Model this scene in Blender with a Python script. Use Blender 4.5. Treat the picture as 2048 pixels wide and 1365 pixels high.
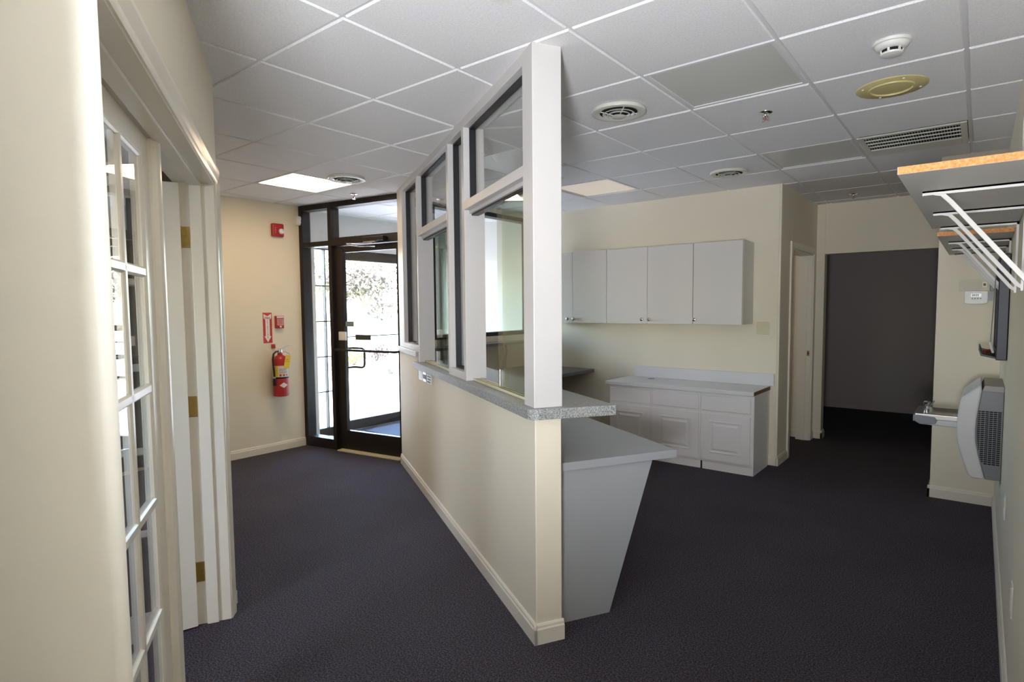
import bpy, bmesh, math, random
from mathutils import Matrix, Vector
random.seed(7)
for o in list(bpy.data.objects):
    bpy.data.objects.remove(o, do_unlink=True)
SC = bpy.context.scene
COL = SC.collection
R = math.radians

# ------------------------------------------------------------------ camera
CEIL = 2.562
right = Vector((0.78714188, 0.61672285, -0.00778365))
up = Vector((-0.03370076, 0.05560757, 0.99788379))
fwd = Vector((-0.61585056, 0.78521381, -0.06455508))
cam_data = bpy.data.cameras.new('camera')
cam = bpy.data.objects.new('camera', cam_data)
COL.objects.link(cam)
M = Matrix((right, up, -fwd)).transposed().to_4x4()
M.translation = Vector((0, 0, 1.475))
cam.matrix_world = M
cam_data.sensor_width = 36.0
cam_data.sensor_fit = 'HORIZONTAL'
cam_data.lens = 1164.9 / 2048 * 36.0
cam_data.shift_x = -(1046.47 - 1024) / 2048
cam_data.shift_y = (690.67 - 682.5) / 2048
cam_data.clip_start = 0.02
cam_data.clip_end = 500
SC.camera = cam

# ------------------------------------------------------------------ world, sun, exposure
SC.view_settings.view_transform = 'Standard'
SC.view_settings.look = 'None'
SC.view_settings.gamma = 1.0
SC.view_settings.use_curve_mapping = False
SC.view_settings.exposure = 1.5
SKY = 2.1
SUN = 12.0
w = bpy.data.worlds.new('world')
SC.world = w
w.use_nodes = True
nt = w.node_tree
for n in list(nt.nodes):
    nt.nodes.remove(n)
wo = nt.nodes.new('ShaderNodeOutputWorld')
bg = nt.nodes.new('ShaderNodeBackground')
sky = nt.nodes.new('ShaderNodeTexSky')
sky.sky_type = 'NISHITA'
sky.sun_disc = False
sky.sun_elevation = R(50)
sky.sun_rotation = R(170)
sky.altitude = 50
sky.air_density = 1.0
sky.dust_density = 1.5
bg.inputs['Strength'].default_value = SKY
nt.links.new(sky.outputs['Color'], bg.inputs['Color'])
nt.links.new(bg.outputs['Background'], wo.inputs['Surface'])
SUN_DIR = Vector((0.10, -0.60, 0.80)).normalized()
sd = bpy.data.lights.new('sun', 'SUN')
sd.energy = SUN
sd.angle = R(0.6)
sd.color = (1.0, 0.95, 0.87)
so = bpy.data.objects.new('sun', sd)
COL.objects.link(so)
so.rotation_euler = SUN_DIR.to_track_quat('Z', 'Y').to_euler()
SC.cycles.use_denoising = True
SC.cycles.max_bounces = 14
SC.cycles.diffuse_bounces = 8
SC.cycles.glossy_bounces = 6
SC.cycles.transmission_bounces = 10
SC.cycles.transparent_max_bounces = 24
SC.cycles.sample_clamp_indirect = 6.0

LAMP_WARM = (1.0, 0.74, 0.48)
FILL_NEUT = (1.0, 0.93, 0.85)
LOBBY_LAMP = 6.3        # lit troffer in the lobby
REAR_FILL = 1.5         # added unseen fill panels behind the camera
RECEP_LAMP = 0.12       # weak warm emission of the reception troffer lens


def portal(name, centre, sx, sz, normal):
    d = bpy.data.lights.new(name, 'AREA')
    d.shape = 'RECTANGLE'
    d.size, d.size_y = sx, sz
    d.cycles.is_portal = True
    o = bpy.data.objects.new(name, d)
    COL.objects.link(o)
    o.location = centre
    o.rotation_euler = Vector(normal).to_track_quat('-Z', 'Y').to_euler()


portal('daylight_portal', (-5.88, 4.65, 1.1), 1.9, 2.1, (1, 0, 0))

# photographer's flash behind the camera, tilted up at the ceiling
FLASH = 168.0
d = bpy.data.lights.new('bounce_flash', 'SPOT')
d.shadow_soft_size = 0.15
d.spot_size = R(118)
d.spot_blend = 1.0
d.energy = FLASH
d.color = (0.90, 0.94, 1.0)
o = bpy.data.objects.new('bounce_flash', d)
COL.objects.link(o)
o.location = (0.0, -0.505, 1.30)
o.rotation_euler = Vector((-1.25, 3.0, 1.9)).to_track_quat('-Z', 'Y').to_euler()


# ------------------------------------------------------------------ frames of reference
def frame(o, ang, mirror=False):
    c, s = math.cos(R(ang)), math.sin(R(ang))
    u = Vector((c, s, 0))
    v = Vector((-s, c, 0)) if not mirror else Vector((s, -c, 0))
    m = Matrix((u, v, Vector((0, 0, 1)))).transposed().to_4x4()
    m.translation = Vector((o[0], o[1], 0))
    return m


W = Matrix.Identity(4)
PT = frame((-1.485, 1.971), 150, True)      # glazed partition: s along it, n into the reception
LW = frame((0, 0), 150, True)               # left wall with the french doors: lobby side faces +n
SFR = frame((-5.73, 3.455), 8.65)           # entrance storefront: s along it, n to the vestibule


portal('daylight_portal', LW @ Vector((1.15, -2.30, 1.625)), 1.6, 0.65, LW.to_3x3() @ Vector((1, 0, 0)))  # at the unseen office opening, added to bring daylight to the knee wall

# ------------------------------------------------------------------ mesh builder
ORG = {}


class MB:
    def __init__(self):
        self.v, self.f = [], []

    def add(self, vs, fs, F=W):
        b = len(self.v)
        self.v += [F @ Vector(p) for p in vs]
        self.f += [tuple(b + i for i in f) for f in fs]
        return self

    def box(self, a0, a1, b0, b1, c0, c1, F=W):
        vs = [(x, y, z) for x in (a0, a1) for y in (b0, b1) for z in (c0, c1)]
        fs = [(0, 1, 3, 2), (4, 6, 7, 5), (0, 4, 5, 1), (2, 3, 7, 6), (0, 2, 6, 4), (1, 5, 7, 3)]
        return self.add(vs, fs, F)

    def ext(self, axis, poly, a0, a1, F=W):
        """prism: polygon in the two other axes, extruded along axis"""
        n = len(poly)
        vs = []
        for a in (a0, a1):
            for p, q in poly:
                vs.append({0: (a, p, q), 1: (p, a, q), 2: (p, q, a)}[axis])
        fs = [tuple(range(n)), tuple(range(2 * n - 1, n - 1, -1))]
        fs += [(i, (i + 1) % n, n + (i + 1) % n, n + i) for i in range(n)]
        return self.add(vs, fs, F)

    def lathe(self, prof, F=W, seg=32, caps=True):
        """profile [(r, z)] turned about the frame's z axis"""
        vs, fs = [], []
        for r, z in prof:
            for k in range(seg):
                a = 2 * math.pi * k / seg
                vs.append((r * math.cos(a), r * math.sin(a), z))
        for i in range(len(prof) - 1):
            for k in range(seg):
                k2 = (k + 1) % seg
                fs.append((i * seg + k, i * seg + k2, (i + 1) * seg + k2, (i + 1) * seg + k))
        if caps:
            fs.append(tuple(range(seg)))
            fs.append(tuple(range((len(prof) - 1) * seg, len(prof) * seg)))
        return self.add(vs, fs, F)

    def tube(self, pts, r, seg=10, F=W, caps=True):
        pts = [Vector(p) for p in pts]
        rr = r if isinstance(r, (list, tuple)) else [r] * len(pts)
        vs, fs = [], []
        nrm = None
        for i, p in enumerate(pts):
            t = (pts[min(i + 1, len(pts) - 1)] - pts[max(i - 1, 0)]).normalized()
            if nrm is None:
                nrm = t.orthogonal().normalized()
            else:
                nrm = (nrm - t * nrm.dot(t)).normalized()
            bi = t.cross(nrm)
            for k in range(seg):
                a = 2 * math.pi * k / seg
                vs.append(p + (nrm * math.cos(a) + bi * math.sin(a)) * rr[i])
        for i in range(len(pts) - 1):
            for k in range(seg):
                k2 = (k + 1) % seg
                fs.append((i * seg + k, i * seg + k2, (i + 1) * seg + k2, (i + 1) * seg + k))
        if caps:
            fs.append(tuple(range(seg)))
            fs.append(tuple(range((len(pts) - 1) * seg, len(pts) * seg)))
        return self.add(vs, fs, F)

    def build(self, name, m, parent=None, loc=None, bevel=0, smooth=False, seg=2):
        if parent is not None:
            org = ORG[parent.name]
        else:
            org = Vector(loc) if loc is not None else Vector((0, 0, 0))
        me = bpy.data.meshes.new(name)
        me.from_pydata([tuple(p - org) for p in self.v], [], self.f)
        bm = bmesh.new()
        bm.from_mesh(me)
        bmesh.ops.recalc_face_normals(bm, faces=bm.faces)
        bm.to_mesh(me)
        bm.free()
        me.materials.append(m)
        if smooth:
            for p in me.polygons:
                p.use_smooth = True
            me.set_sharp_from_angle(angle=R(40))
        o = bpy.data.objects.new(name, me)
        COL.objects.link(o)
        if parent is not None:
            o.parent = parent
        else:
            o.location = org
        ORG[o.name] = org
        if bevel:
            b = o.modifiers.new('bevel', 'BEVEL')
            b.width = bevel
            b.segments = seg
            b.limit_method = 'ANGLE'
            b.angle_limit = R(35)
        return o


def tag(o, label, cat, group=None, kind=None):
    o['label'] = label
    o['category'] = cat
    if group:
        o['group'] = group
    if kind:
        o['kind'] = kind
    return o


def thing(name, label, cat, loc, group=None, kind=None):
    o = bpy.data.objects.new(name, None)
    COL.objects.link(o)
    o.location = loc
    o.empty_display_size = 0.1
    ORG[o.name] = Vector(loc)
    return tag(o, label, cat, group, kind)


def dup(root, delta, label):
    d = Vector(delta)
    r = root.copy()
    COL.objects.link(r)
    r.location = root.location + d
    ORG[r.name] = ORG[root.name] + d
    r['label'] = label
    for ch in list(root.children):
        c = ch.copy()
        COL.objects.link(c)
        c.parent = r
        ORG[c.name] = ORG[r.name]
        for g in list(ch.children):
            e = g.copy()
            COL.objects.link(e)
            e.parent = c
            ORG[e.name] = ORG[r.name]
    return r


def arc(cx, cy, r, a0, a1, n=6):
    return [(cx + r * math.cos(R(a0 + (a1 - a0) * i / n)), cy + r * math.sin(R(a0 + (a1 - a0) * i / n))) for i in range(n + 1)]


# ------------------------------------------------------------------ materials
def base_mat(name):
    m = bpy.data.materials.new(name)
    m.use_nodes = True
    return m, m.node_tree, m.node_tree.nodes['Principled BSDF']


def mat(name, c, rough=0.5, metal=0.0, bump=0.0, bscale=200.0, vary=0.0, vscale=3.0, spec=0.5, coat=0.0):
    m, nt, b = base_mat(name)
    b.inputs['Base Color'].default_value = (*c, 1)
    b.inputs['Roughness'].default_value = rough
    b.inputs['Metallic'].default_value = metal
    b.inputs['Specular IOR Level'].default_value = spec
    b.inputs['Coat Weight'].default_value = coat
    g = nt.nodes.new('ShaderNodeNewGeometry')
    if bump:
        t = nt.nodes.new('ShaderNodeTexNoise')
        t.inputs['Scale'].default_value = bscale
        t.inputs['Detail'].default_value = 3
        nt.links.new(g.outputs['Position'], t.inputs['Vector'])
        bp = nt.nodes.new('ShaderNodeBump')
        bp.inputs['Strength'].default_value = bump
        bp.inputs['Distance'].default_value = 0.002
        nt.links.new(t.outputs['Fac'], bp.inputs['Height'])
        nt.links.new(bp.outputs['Normal'], b.inputs['Normal'])
    if vary:
        t = nt.nodes.new('ShaderNodeTexNoise')
        t.inputs['Scale'].default_value = vscale
        t.inputs['Detail'].default_value = 4
        nt.links.new(g.outputs['Position'], t.inputs['Vector'])
        mx = nt.nodes.new('ShaderNodeMix')
        mx.data_type = 'RGBA'
        mx.inputs['A'].default_value = (*[x * (1 - vary) for x in c], 1)
        mx.inputs['B'].default_value = (*[min(1, x * (1 + vary)) for x in c], 1)
        nt.links.new(t.outputs['Fac'], mx.inputs['Factor'])
        nt.links.new(mx.outputs['Result'], b.inputs['Base Color'])
    return m


def ramp_mat(name, scale, stops, rough, bump=0.0, detail=2.0, voronoi=False, bdist=0.003):
    """speckle: noise (or cells) through a colour ramp, on world position"""
    m, nt, b = base_mat(name)
    g = nt.nodes.new('ShaderNodeNewGeometry')
    if voronoi:
        t = nt.nodes.new('ShaderNodeTexVoronoi')
        t.inputs['Scale'].default_value = scale
        out = t.outputs['Color']
    else:
        t = nt.nodes.new('ShaderNodeTexNoise')
        t.inputs['Scale'].default_value = scale
        t.inputs['Detail'].default_value = detail
        t.inputs['Roughness'].default_value = 0.7
        out = t.outputs['Fac']
    nt.links.new(g.outputs['Position'], t.inputs['Vector'])
    r = nt.nodes.new('ShaderNodeValToRGB')
    r.color_ramp.interpolation = 'LINEAR'
    els = r.color_ramp.elements
    while len(els) > 1:
        els.remove(els[-1])
    els[0].position = stops[0][0]
    els[0].color = (*stops[0][1], 1)
    for p, c in stops[1:]:
        e = els.new(p)
        e.color = (*c, 1)
    nt.links.new(out, r.inputs['Fac'])
    nt.links.new(r.outputs['Color'], b.inputs['Base Color'])
    b.inputs['Roughness'].default_value = rough
    if bump:
        bp = nt.nodes.new('ShaderNodeBump')
        bp.inputs['Strength'].default_value = bump
        bp.inputs['Distance'].default_value = bdist
        nt.links.new(out, bp.inputs['Height'])
        nt.links.new(bp.outputs['Normal'], b.inputs['Normal'])
    return m


def emit_mat(name, c, s):
    m, nt, b = base_mat(name)
    b.inputs['Base Color'].default_value = (0.6, 0.6, 0.58, 1)
    b.inputs['Roughness'].default_value = 0.35
    b.inputs['Emission Color'].default_value = (*c, 1)
    b.inputs['Emission Strength'].default_value = s
    return m


def glass_mat(name, tint=(0.985, 0.99, 0.985), ior=1.5, extra=0.0):
    m, nt, b = base_mat(name)
    nt.nodes.remove(b)
    out = [n for n in nt.nodes if n.type == 'OUTPUT_MATERIAL'][0]
    tr = nt.nodes.new('ShaderNodeBsdfTransparent')
    tr.inputs['Color'].default_value = (*tint, 1)
    gl = nt.nodes.new('ShaderNodeBsdfGlossy')
    gl.inputs['Roughness'].default_value = 0.0
    # Schlick reflectance, the same from either side of the pane
    g = nt.nodes.new('ShaderNodeNewGeometry')
    dt = nt.nodes.new('ShaderNodeVectorMath')
    dt.operation = 'DOT_PRODUCT'
    nt.links.new(g.outputs['Incoming'], dt.inputs[0])
    nt.links.new(g.outputs['Normal'], dt.inputs[1])
    ab = nt.nodes.new('ShaderNodeMath')
    ab.operation = 'ABSOLUTE'
    nt.links.new(dt.outputs['Value'], ab.inputs[0])
    om = nt.nodes.new('ShaderNodeMath')
    om.operation = 'SUBTRACT'
    om.inputs[0].default_value = 1.0
    nt.links.new(ab.outputs['Value'], om.inputs[1])
    pw = nt.nodes.new('ShaderNodeMath')
    pw.operation = 'POWER'
    pw.inputs[1].default_value = 5.0
    nt.links.new(om.outputs['Value'], pw.inputs[0])
    ma = nt.nodes.new('ShaderNodeMath')
    ma.operation = 'MULTIPLY_ADD'
    ma.inputs[1].default_value = 0.96
    ma.inputs[2].default_value = 0.04
    nt.links.new(pw.outputs['Value'], ma.inputs[0])
    mx = nt.nodes.new('ShaderNodeMixShader')
    nt.links.new(ma.outputs['Value'], mx.inputs['Fac'])
    nt.links.new(tr.outputs['BSDF'], mx.inputs[1])
    nt.links.new(gl.outputs['BSDF'], mx.inputs[2])
    nt.links.new(mx.outputs['Shader'], out.inputs['Surface'])
    return m


WALL = (0.78, 0.712, 0.572)
m_wall = mat('cream_wall_paint', WALL, 0.6, bump=0.12, bscale=90, vary=0.045, vscale=1.8)
m_wallnear = mat('cream_wall_paint_eggshell', (0.76, 0.74, 0.68), 0.55, bump=0.15, bscale=70)
m_trim = mat('cream_trim_enamel', (0.80, 0.745, 0.635), 0.32, bump=0.03, bscale=60)
m_trimw = mat('white_frame_enamel', (0.585, 0.565, 0.555), 0.4, bump=0.03, bscale=80)
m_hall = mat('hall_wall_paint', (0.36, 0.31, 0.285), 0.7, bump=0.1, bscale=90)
m_dark = mat('dark_bronze_aluminium', (0.013, 0.0095, 0.009), 0.38, spec=0.35)
m_black = mat('black_rubber', (0.012, 0.012, 0.013), 0.6)
m_gask = mat('black_glazing_gasket', (0.010, 0.010, 0.013), 0.5)
m_void = mat('dark_void', (0.008, 0.008, 0.009), 0.9)
m_chrome = mat('chrome', (0.75, 0.75, 0.76), 0.12, metal=1.0)
m_alu = mat('pale_aluminium', (0.62, 0.61, 0.58), 0.35, metal=0.4)
m_steel = mat('brushed_steel', (0.52, 0.49, 0.46), 0.3, metal=1.0, bump=0.05, bscale=120)
m_knob = mat('satin_nickel', (0.55, 0.53, 0.50), 0.25, metal=1.0)
m_brass = mat('worn_brass', (0.45, 0.31, 0.09), 0.42, metal=0.7, vary=0.2, vscale=60)
m_cab = mat('white_cabinet_laminate', (0.68, 0.65, 0.615), 0.45)
m_cabb = mat('white_cabinet_paint', (0.80, 0.775, 0.77), 0.42)
m_ctop = mat('white_countertop_laminate', (0.70, 0.69, 0.69), 0.35)
m_sub = mat('raw_brown_substrate', (0.20, 0.11, 0.05), 0.85, vary=0.3, vscale=120)
m_desk = mat('grey_desk_laminate', (0.36, 0.37, 0.385), 0.45)
m_wdesk = mat('charcoal_desk_laminate', (0.13, 0.13, 0.14), 0.4)
m_gran = ramp_mat('granite_speckle_laminate', 190, [(0.30, (0.05, 0.055, 0.07)), (0.42, (0.16, 0.17, 0.19)), (0.52, (0.30, 0.31, 0.30)), (0.63, (0.46, 0.43, 0.38)), (0.72, (0.62, 0.60, 0.55))], 0.38, detail=3)
m_chip = ramp_mat('particle_board', 130, [(0.3, (0.46, 0.17, 0.045)), (0.5, (0.62, 0.26, 0.085)), (0.7, (0.72, 0.36, 0.15))], 0.8, bump=0.3)
m_shelf = mat('white_melamine', (0.55, 0.53, 0.49), 0.5)
m_brk = mat('white_bracket_paint', (0.56, 0.54, 0.50), 0.35)
m_grid = mat('white_grid_steel', (0.70, 0.69, 0.70), 0.4)
m_plastic = mat('white_plastic', (0.72, 0.71, 0.67), 0.35)
m_ivory = mat('ivory_plastic', (0.66, 0.60, 0.42), 0.35)
m_beige = mat('yellowed_plastic', (0.60, 0.52, 0.24), 0.45)
m_vent = mat('diffuser_enamel', (0.62, 0.61, 0.55), 0.3)
m_red = mat('red_enamel', (0.42, 0.02, 0.02), 0.3)
m_redp = mat('red_sign_print', (0.52, 0.035, 0.035), 0.45)
m_white = mat('white_print', (0.80, 0.78, 0.76), 0.5)
m_ink = mat('dark_red_ink', (0.30, 0.02, 0.02), 0.5)
m_blkink = mat('black_ink', (0.02, 0.02, 0.02), 0.5)
m_yel = mat('yellow_card', (0.80, 0.55, 0.03), 0.6)
m_lens = mat('prismatic_acrylic_lens', (0.58, 0.58, 0.55), 0.28, bump=0.25, bscale=350)
m_lit = emit_mat('lit_lens_warm', LAMP_WARM, LOBBY_LAMP)
m_fill = emit_mat('rear_fill_lens', FILL_NEUT, REAR_FILL)
m_dim = emit_mat('dim_lens_warm', (1.0, 0.82, 0.60), RECEP_LAMP)
m_glass = glass_mat('clear_glass')
m_tint = glass_mat('green_sliding_glass', (0.90, 0.935, 0.90))
m_fcov = mat('fountain_cover_plastic', (0.62, 0.615, 0.62), 0.3)
m_fgry = mat('fountain_grey_plastic', (0.20, 0.20, 0.21), 0.4)
m_fpad = mat('fountain_push_pad', (0.22, 0.24, 0.26), 0.3)
m_cork = mat('dark_purple_frame', (0.012, 0.009, 0.016), 0.45)
m_mat = mat('blue_grey_mat', (0.05, 0.06, 0.085), 0.95, bump=0.5, bscale=300)
m_conc = ramp_mat('pale_concrete', 9, [(0.3, (0.36, 0.35, 0.34)), (0.7, (0.46, 0.45, 0.44))], 0.9, detail=6)
m_asph = ramp_mat('worn_asphalt', 30, [(0.3, (0.24, 0.24, 0.24)), (0.7, (0.32, 0.32, 0.32))], 0.95, detail=6)
m_grass = ramp_mat('lawn', 12, [(0.3, (0.10, 0.17, 0.04)), (0.7, (0.22, 0.27, 0.08))], 0.95, detail=6, bump=0.6)
m_mulch = ramp_mat('mulch', 25, [(0.3, (0.10, 0.05, 0.03)), (0.7, (0.22, 0.13, 0.08))], 0.95, bump=0.6)
m_bark = mat('tree_bark', (0.14, 0.10, 0.075), 0.9, bump=0.5, bscale=30, vary=0.3, vscale=8)
m_car = mat('white_car_paint', (0.75, 0.75, 0.77), 0.25, coat=0.6)
m_carg = mat('car_window', (0.02, 0.025, 0.03), 0.08)
m_tyre = mat('tyre', (0.02, 0.02, 0.02), 0.8)
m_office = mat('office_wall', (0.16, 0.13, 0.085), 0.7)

# carpet: dark charcoal loop pile with plum and blue flecks
m_carpet, nt, b = base_mat('charcoal_carpet')
g = nt.nodes.new('ShaderNodeNewGeometry')
t1 = nt.nodes.new('ShaderNodeTexNoise'); t1.inputs['Scale'].default_value = 140; t1.inputs['Detail'].default_value = 5; t1.inputs['Roughness'].default_value = 0.8
t2 = nt.nodes.new('ShaderNodeTexNoise'); t2.inputs['Scale'].default_value = 75; t2.inputs['Detail'].default_value = 3
t3 = nt.nodes.new('ShaderNodeTexNoise'); t3.inputs['Scale'].default_value = 2.0; t3.inputs['Detail'].default_value = 4
for t in (t1, t2, t3):
    nt.links.new(g.outputs['Position'], t.inputs['Vector'])
r1 = nt.nodes.new('ShaderNodeValToRGB')
els = r1.color_ramp.elements
els[0].position = 0.40; els[0].color = (0.0120, 0.0115, 0.0130, 1)
els[1].position = 0.66; els[1].color = (0.175, 0.170, 0.182, 1)
e = els.new(0.5); e.color = (0.052, 0.050, 0.0535, 1)
r2 = nt.nodes.new('ShaderNodeValToRGB')
els = r2.color_ramp.elements
els[0].position = 0.35; els[0].color = (1.22, 0.90, 0.93, 1)
els[1].position = 0.65; els[1].color = (0.86, 0.98, 1.25, 1)
mx = nt.nodes.new('ShaderNodeMix'); mx.data_type = 'RGBA'; mx.blend_type = 'MULTIPLY'; mx.inputs['Factor'].default_value = 1
nt.links.new(t1.outputs['Fac'], r1.inputs['Fac'])
nt.links.new(t2.outputs['Fac'], r2.inputs['Fac'])
nt.links.new(r1.outputs['Color'], mx.inputs['A'])
nt.links.new(r2.outputs['Color'], mx.inputs['B'])
mp = nt.nodes.new('ShaderNodeMapRange'); mp.inputs['To Min'].default_value = 0.8; mp.inputs['To Max'].default_value = 1.2
nt.links.new(t3.outputs['Fac'], mp.inputs['Value'])
mx2 = nt.nodes.new('ShaderNodeMix'); mx2.data_type = 'RGBA'; mx2.blend_type = 'MULTIPLY'; mx2.inputs['Factor'].default_value = 1
nt.links.new(mx.outputs['Result'], mx2.inputs['A'])
nt.links.new(mp.outputs['Result'], mx2.inputs['B'])
nt.links.new(mx2.outputs['Result'], b.inputs['Base Color'])
b.inputs['Roughness'].default_value = 0.95
b.inputs['Specular IOR Level'].default_value = 0.2
bp = nt.nodes.new('ShaderNodeBump'); bp.inputs['Strength'].default_value = 0.7; bp.inputs['Distance'].default_value = 0.004
nt.links.new(t1.outputs['Fac'], bp.inputs['Height'])
nt.links.new(bp.outputs['Normal'], b.inputs['Normal'])

# mineral-fibre ceiling tile with one old water stain
m_tile, nt, b = base_mat('mineral_fibre_tile')
g = nt.nodes.new('ShaderNodeNewGeometry')
t1 = nt.nodes.new('ShaderNodeTexNoise'); t1.inputs['Scale'].default_value = 130; t1.inputs['Detail'].default_value = 4
t1.inputs['Roughness'].default_value = 0.7
nt.links.new(g.outputs['Position'], t1.inputs['Vector'])
r1 = nt.nodes.new('ShaderNodeValToRGB')
els = r1.color_ramp.elements
els[0].position = 0.33; els[0].color = (0.70, 0.69, 0.695, 1)
els[1].position = 0.62; els[1].color = (0.83, 0.82, 0.825, 1)
nt.links.new(t1.outputs['Fac'], r1.inputs['Fac'])
ds = nt.nodes.new('ShaderNodeVectorMath'); ds.operation = 'DISTANCE'
ds.inputs[1].default_value = (-1.365, 1.633, CEIL)
nt.links.new(g.outputs['Position'], ds.inputs[0])
t2 = nt.nodes.new('ShaderNodeTexNoise'); t2.inputs['Scale'].default_value = 60; t2.inputs['Detail'].default_value = 4
nt.links.new(g.outputs['Position'], t2.inputs['Vector'])
ad = nt.nodes.new('ShaderNodeMath'); ad.operation = 'MULTIPLY_ADD'; ad.inputs[1].default_value = 0.07; 
nt.links.new(t2.outputs['Fac'], ad.inputs[0]); nt.links.new(ds.outputs['Value'], ad.inputs[2])
mr = nt.nodes.new('ShaderNodeMapRange'); mr.inputs['From Min'].default_value = 0.085; mr.inputs['From Max'].default_value = 0.045
mr.inputs['To Min'].default_value = 0; mr.inputs['To Max'].default_value = 0.22
nt.links.new(ad.outputs['Value'], mr.inputs['Value'])
mx = nt.nodes.new('ShaderNodeMix'); mx.data_type = 'RGBA'
mx.inputs['B'].default_value = (0.42, 0.36, 0.28, 1)
nt.links.new(mr.outputs['Result'], mx.inputs['Factor'])
nt.links.new(r1.outputs['Color'], mx.inputs['A'])
nt.links.new(mx.outputs['Result'], b.inputs['Base Color'])
b.inputs['Roughness'].default_value = 0.9
bp = nt.nodes.new('ShaderNodeBump'); bp.inputs['Strength'].default_value = 0.45; bp.inputs['Distance'].default_value = 0.002
nt.links.new(t1.outputs['Fac'], bp.inputs['Height'])
nt.links.new(bp.outputs['Normal'], b.inputs['Normal'])


# ------------------------------------------------------------------ shell
def struct(name, mb, m, label, cat, bevel=0, parent=None):
    o = mb.build(name, m, parent, bevel=bevel)
    tag(o, label, cat, kind='structure')
    return o


TOP = 2.64
XR = 0.124           # right wall
XB = -5.73           # lobby back wall
YK = 5.59            # kitchen wall
XV = -5.90           # outer doors

struct('floor', MB().box(-6.05, 1.6, -6.14, 9.7, -0.1, 0), m_carpet, 'dark charcoal carpet with plum and blue flecks', 'carpet floor')

# left wall with the double door opening (lobby face at n = -0.30)
LN0, LN1 = -0.46, -0.30
SJ0, SJ1, ZJ = 1.24, 3.03, 2.05
mb = MB()
mb.box(1.155, SJ0, LN0, LN1, 0, TOP, LW).box(SJ1, 3.17, LN0, LN1, 0, TOP, LW).box(SJ0, SJ1, LN0, LN1, ZJ, TOP, LW)
struct('wall_left', mb, m_wall, 'cream lobby wall around the double french doors', 'wall')
# stub wall right beside the camera, with a bullnose corner
cr = 0.022
C0 = LW.inverted() @ Vector((-1.09, 0.3284, 0))
s0, n0 = C0.x, C0.y
poly = [(s0, n0 - 1.0), (s0, n0 - cr)] + arc(s0 + cr, n0 - cr, cr, 180, 112, 8) + [(1.16, -0.30), (1.16, n0 - 1.0)]
o = MB().ext(2, poly, 0, TOP, LW).build('wall_near', m_wallnear, smooth=True)
tag(o, 'pale cream wall end close to the camera with rounded corner', 'wall', kind='structure')

corner = LW @ Vector((3.17, -0.30, 0))
struct('wall_lobby_side', MB().box(XB - 0.17, corner.x, corner.y - 0.12, corner.y - 0.002, 0, TOP), m_wall, 'cream lobby wall beyond the french doors', 'wall')
struct('wall_lobby_back', MB().box(XB - 0.17, XB, corner.y - 0.12, 3.50, 0, TOP), m_wall, 'cream lobby wall carrying the fire extinguisher', 'wall')

# knee wall under the glazed partition
mb = MB()
mb.box(0, 2.45, 0, 0.125, 0, 0.9975, PT)
struct('wall_partition', mb, m_wall, 'cream knee wall under the glazed reception partition', 'wall', bevel=0.004)
struct('wall_partition_end', MB().box(2.451, 3.262, 0, 0.125, 0, 1.078, PT), m_wall, 'taller bit of cream knee wall next to the entrance door', 'wall')
struct('trim_1', MB().box(2.45, 3.255, -0.014, 0.135, 1.078, 1.122, PT), m_trimw, 'white wooden cap on the knee wall next to the entrance', 'wall cap', bevel=0.004)

struct('wall_right', MB().box(XR, XR + 0.14, -6.0, 5.52, 0, TOP), m_wall, 'cream wall carrying the shelves and the drinking fountain', 'wall')
struct('wall_end', MB().box(-0.262, XR, 5.38, 5.52, 0, TOP).box(-0.262, -0.13, 5.52, 7.03, 0, TOP), m_wall, 'cream end wall carrying the thermostat', 'wall', bevel=0.003)
mb = MB().box(-4.36, -1.448, YK, YK + 0.13, 0, TOP)
struct('wall_kitchen', mb, m_wall, 'cream wall behind the white cabinets', 'wall', bevel=0.003)
mb = MB()
DY0, DY1, DZ = 5.975, 6.87, 2.02
mb.box(-1.56, -1.43, YK + 0.005, DY0, 0, TOP).box(-1.56, -1.43, DY1, 7.16, 0, TOP).box(-1.56, -1.43, DY0, DY1, DZ, TOP)
struct('wall_side', mb, m_wall, 'narrow cream wall with a doorway, right of the kitchen wall', 'wall', bevel=0.003)
mb = MB().box(-1.44, -1.347, 7.03, 7.16, 0, TOP).box(-1.347, 0.6, 7.03, 7.16, 2.026, TOP).box(-0.20, 0.6, 7.03, 7.16, 0, 2.026)
struct('wall_hall', mb, m_wall, 'cream wall with a wide opening into the dark hall', 'wall', bevel=0.003)
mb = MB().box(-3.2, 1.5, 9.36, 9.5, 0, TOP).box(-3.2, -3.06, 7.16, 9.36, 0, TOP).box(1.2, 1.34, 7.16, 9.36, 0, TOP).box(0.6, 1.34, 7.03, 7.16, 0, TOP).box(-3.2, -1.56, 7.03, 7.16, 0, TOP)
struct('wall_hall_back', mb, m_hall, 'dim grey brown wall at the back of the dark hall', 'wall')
# side room behind the doorway
mb = MB().box(-3.7, -3.56, YK + 0.13, 7.03, 0, TOP).box(-3.56, -1.56, 6.97, 7.03, 0, TOP)
struct('wall_side_room', mb, m_wall, 'yellowish wall seen inside the side doorway', 'wall')
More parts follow.
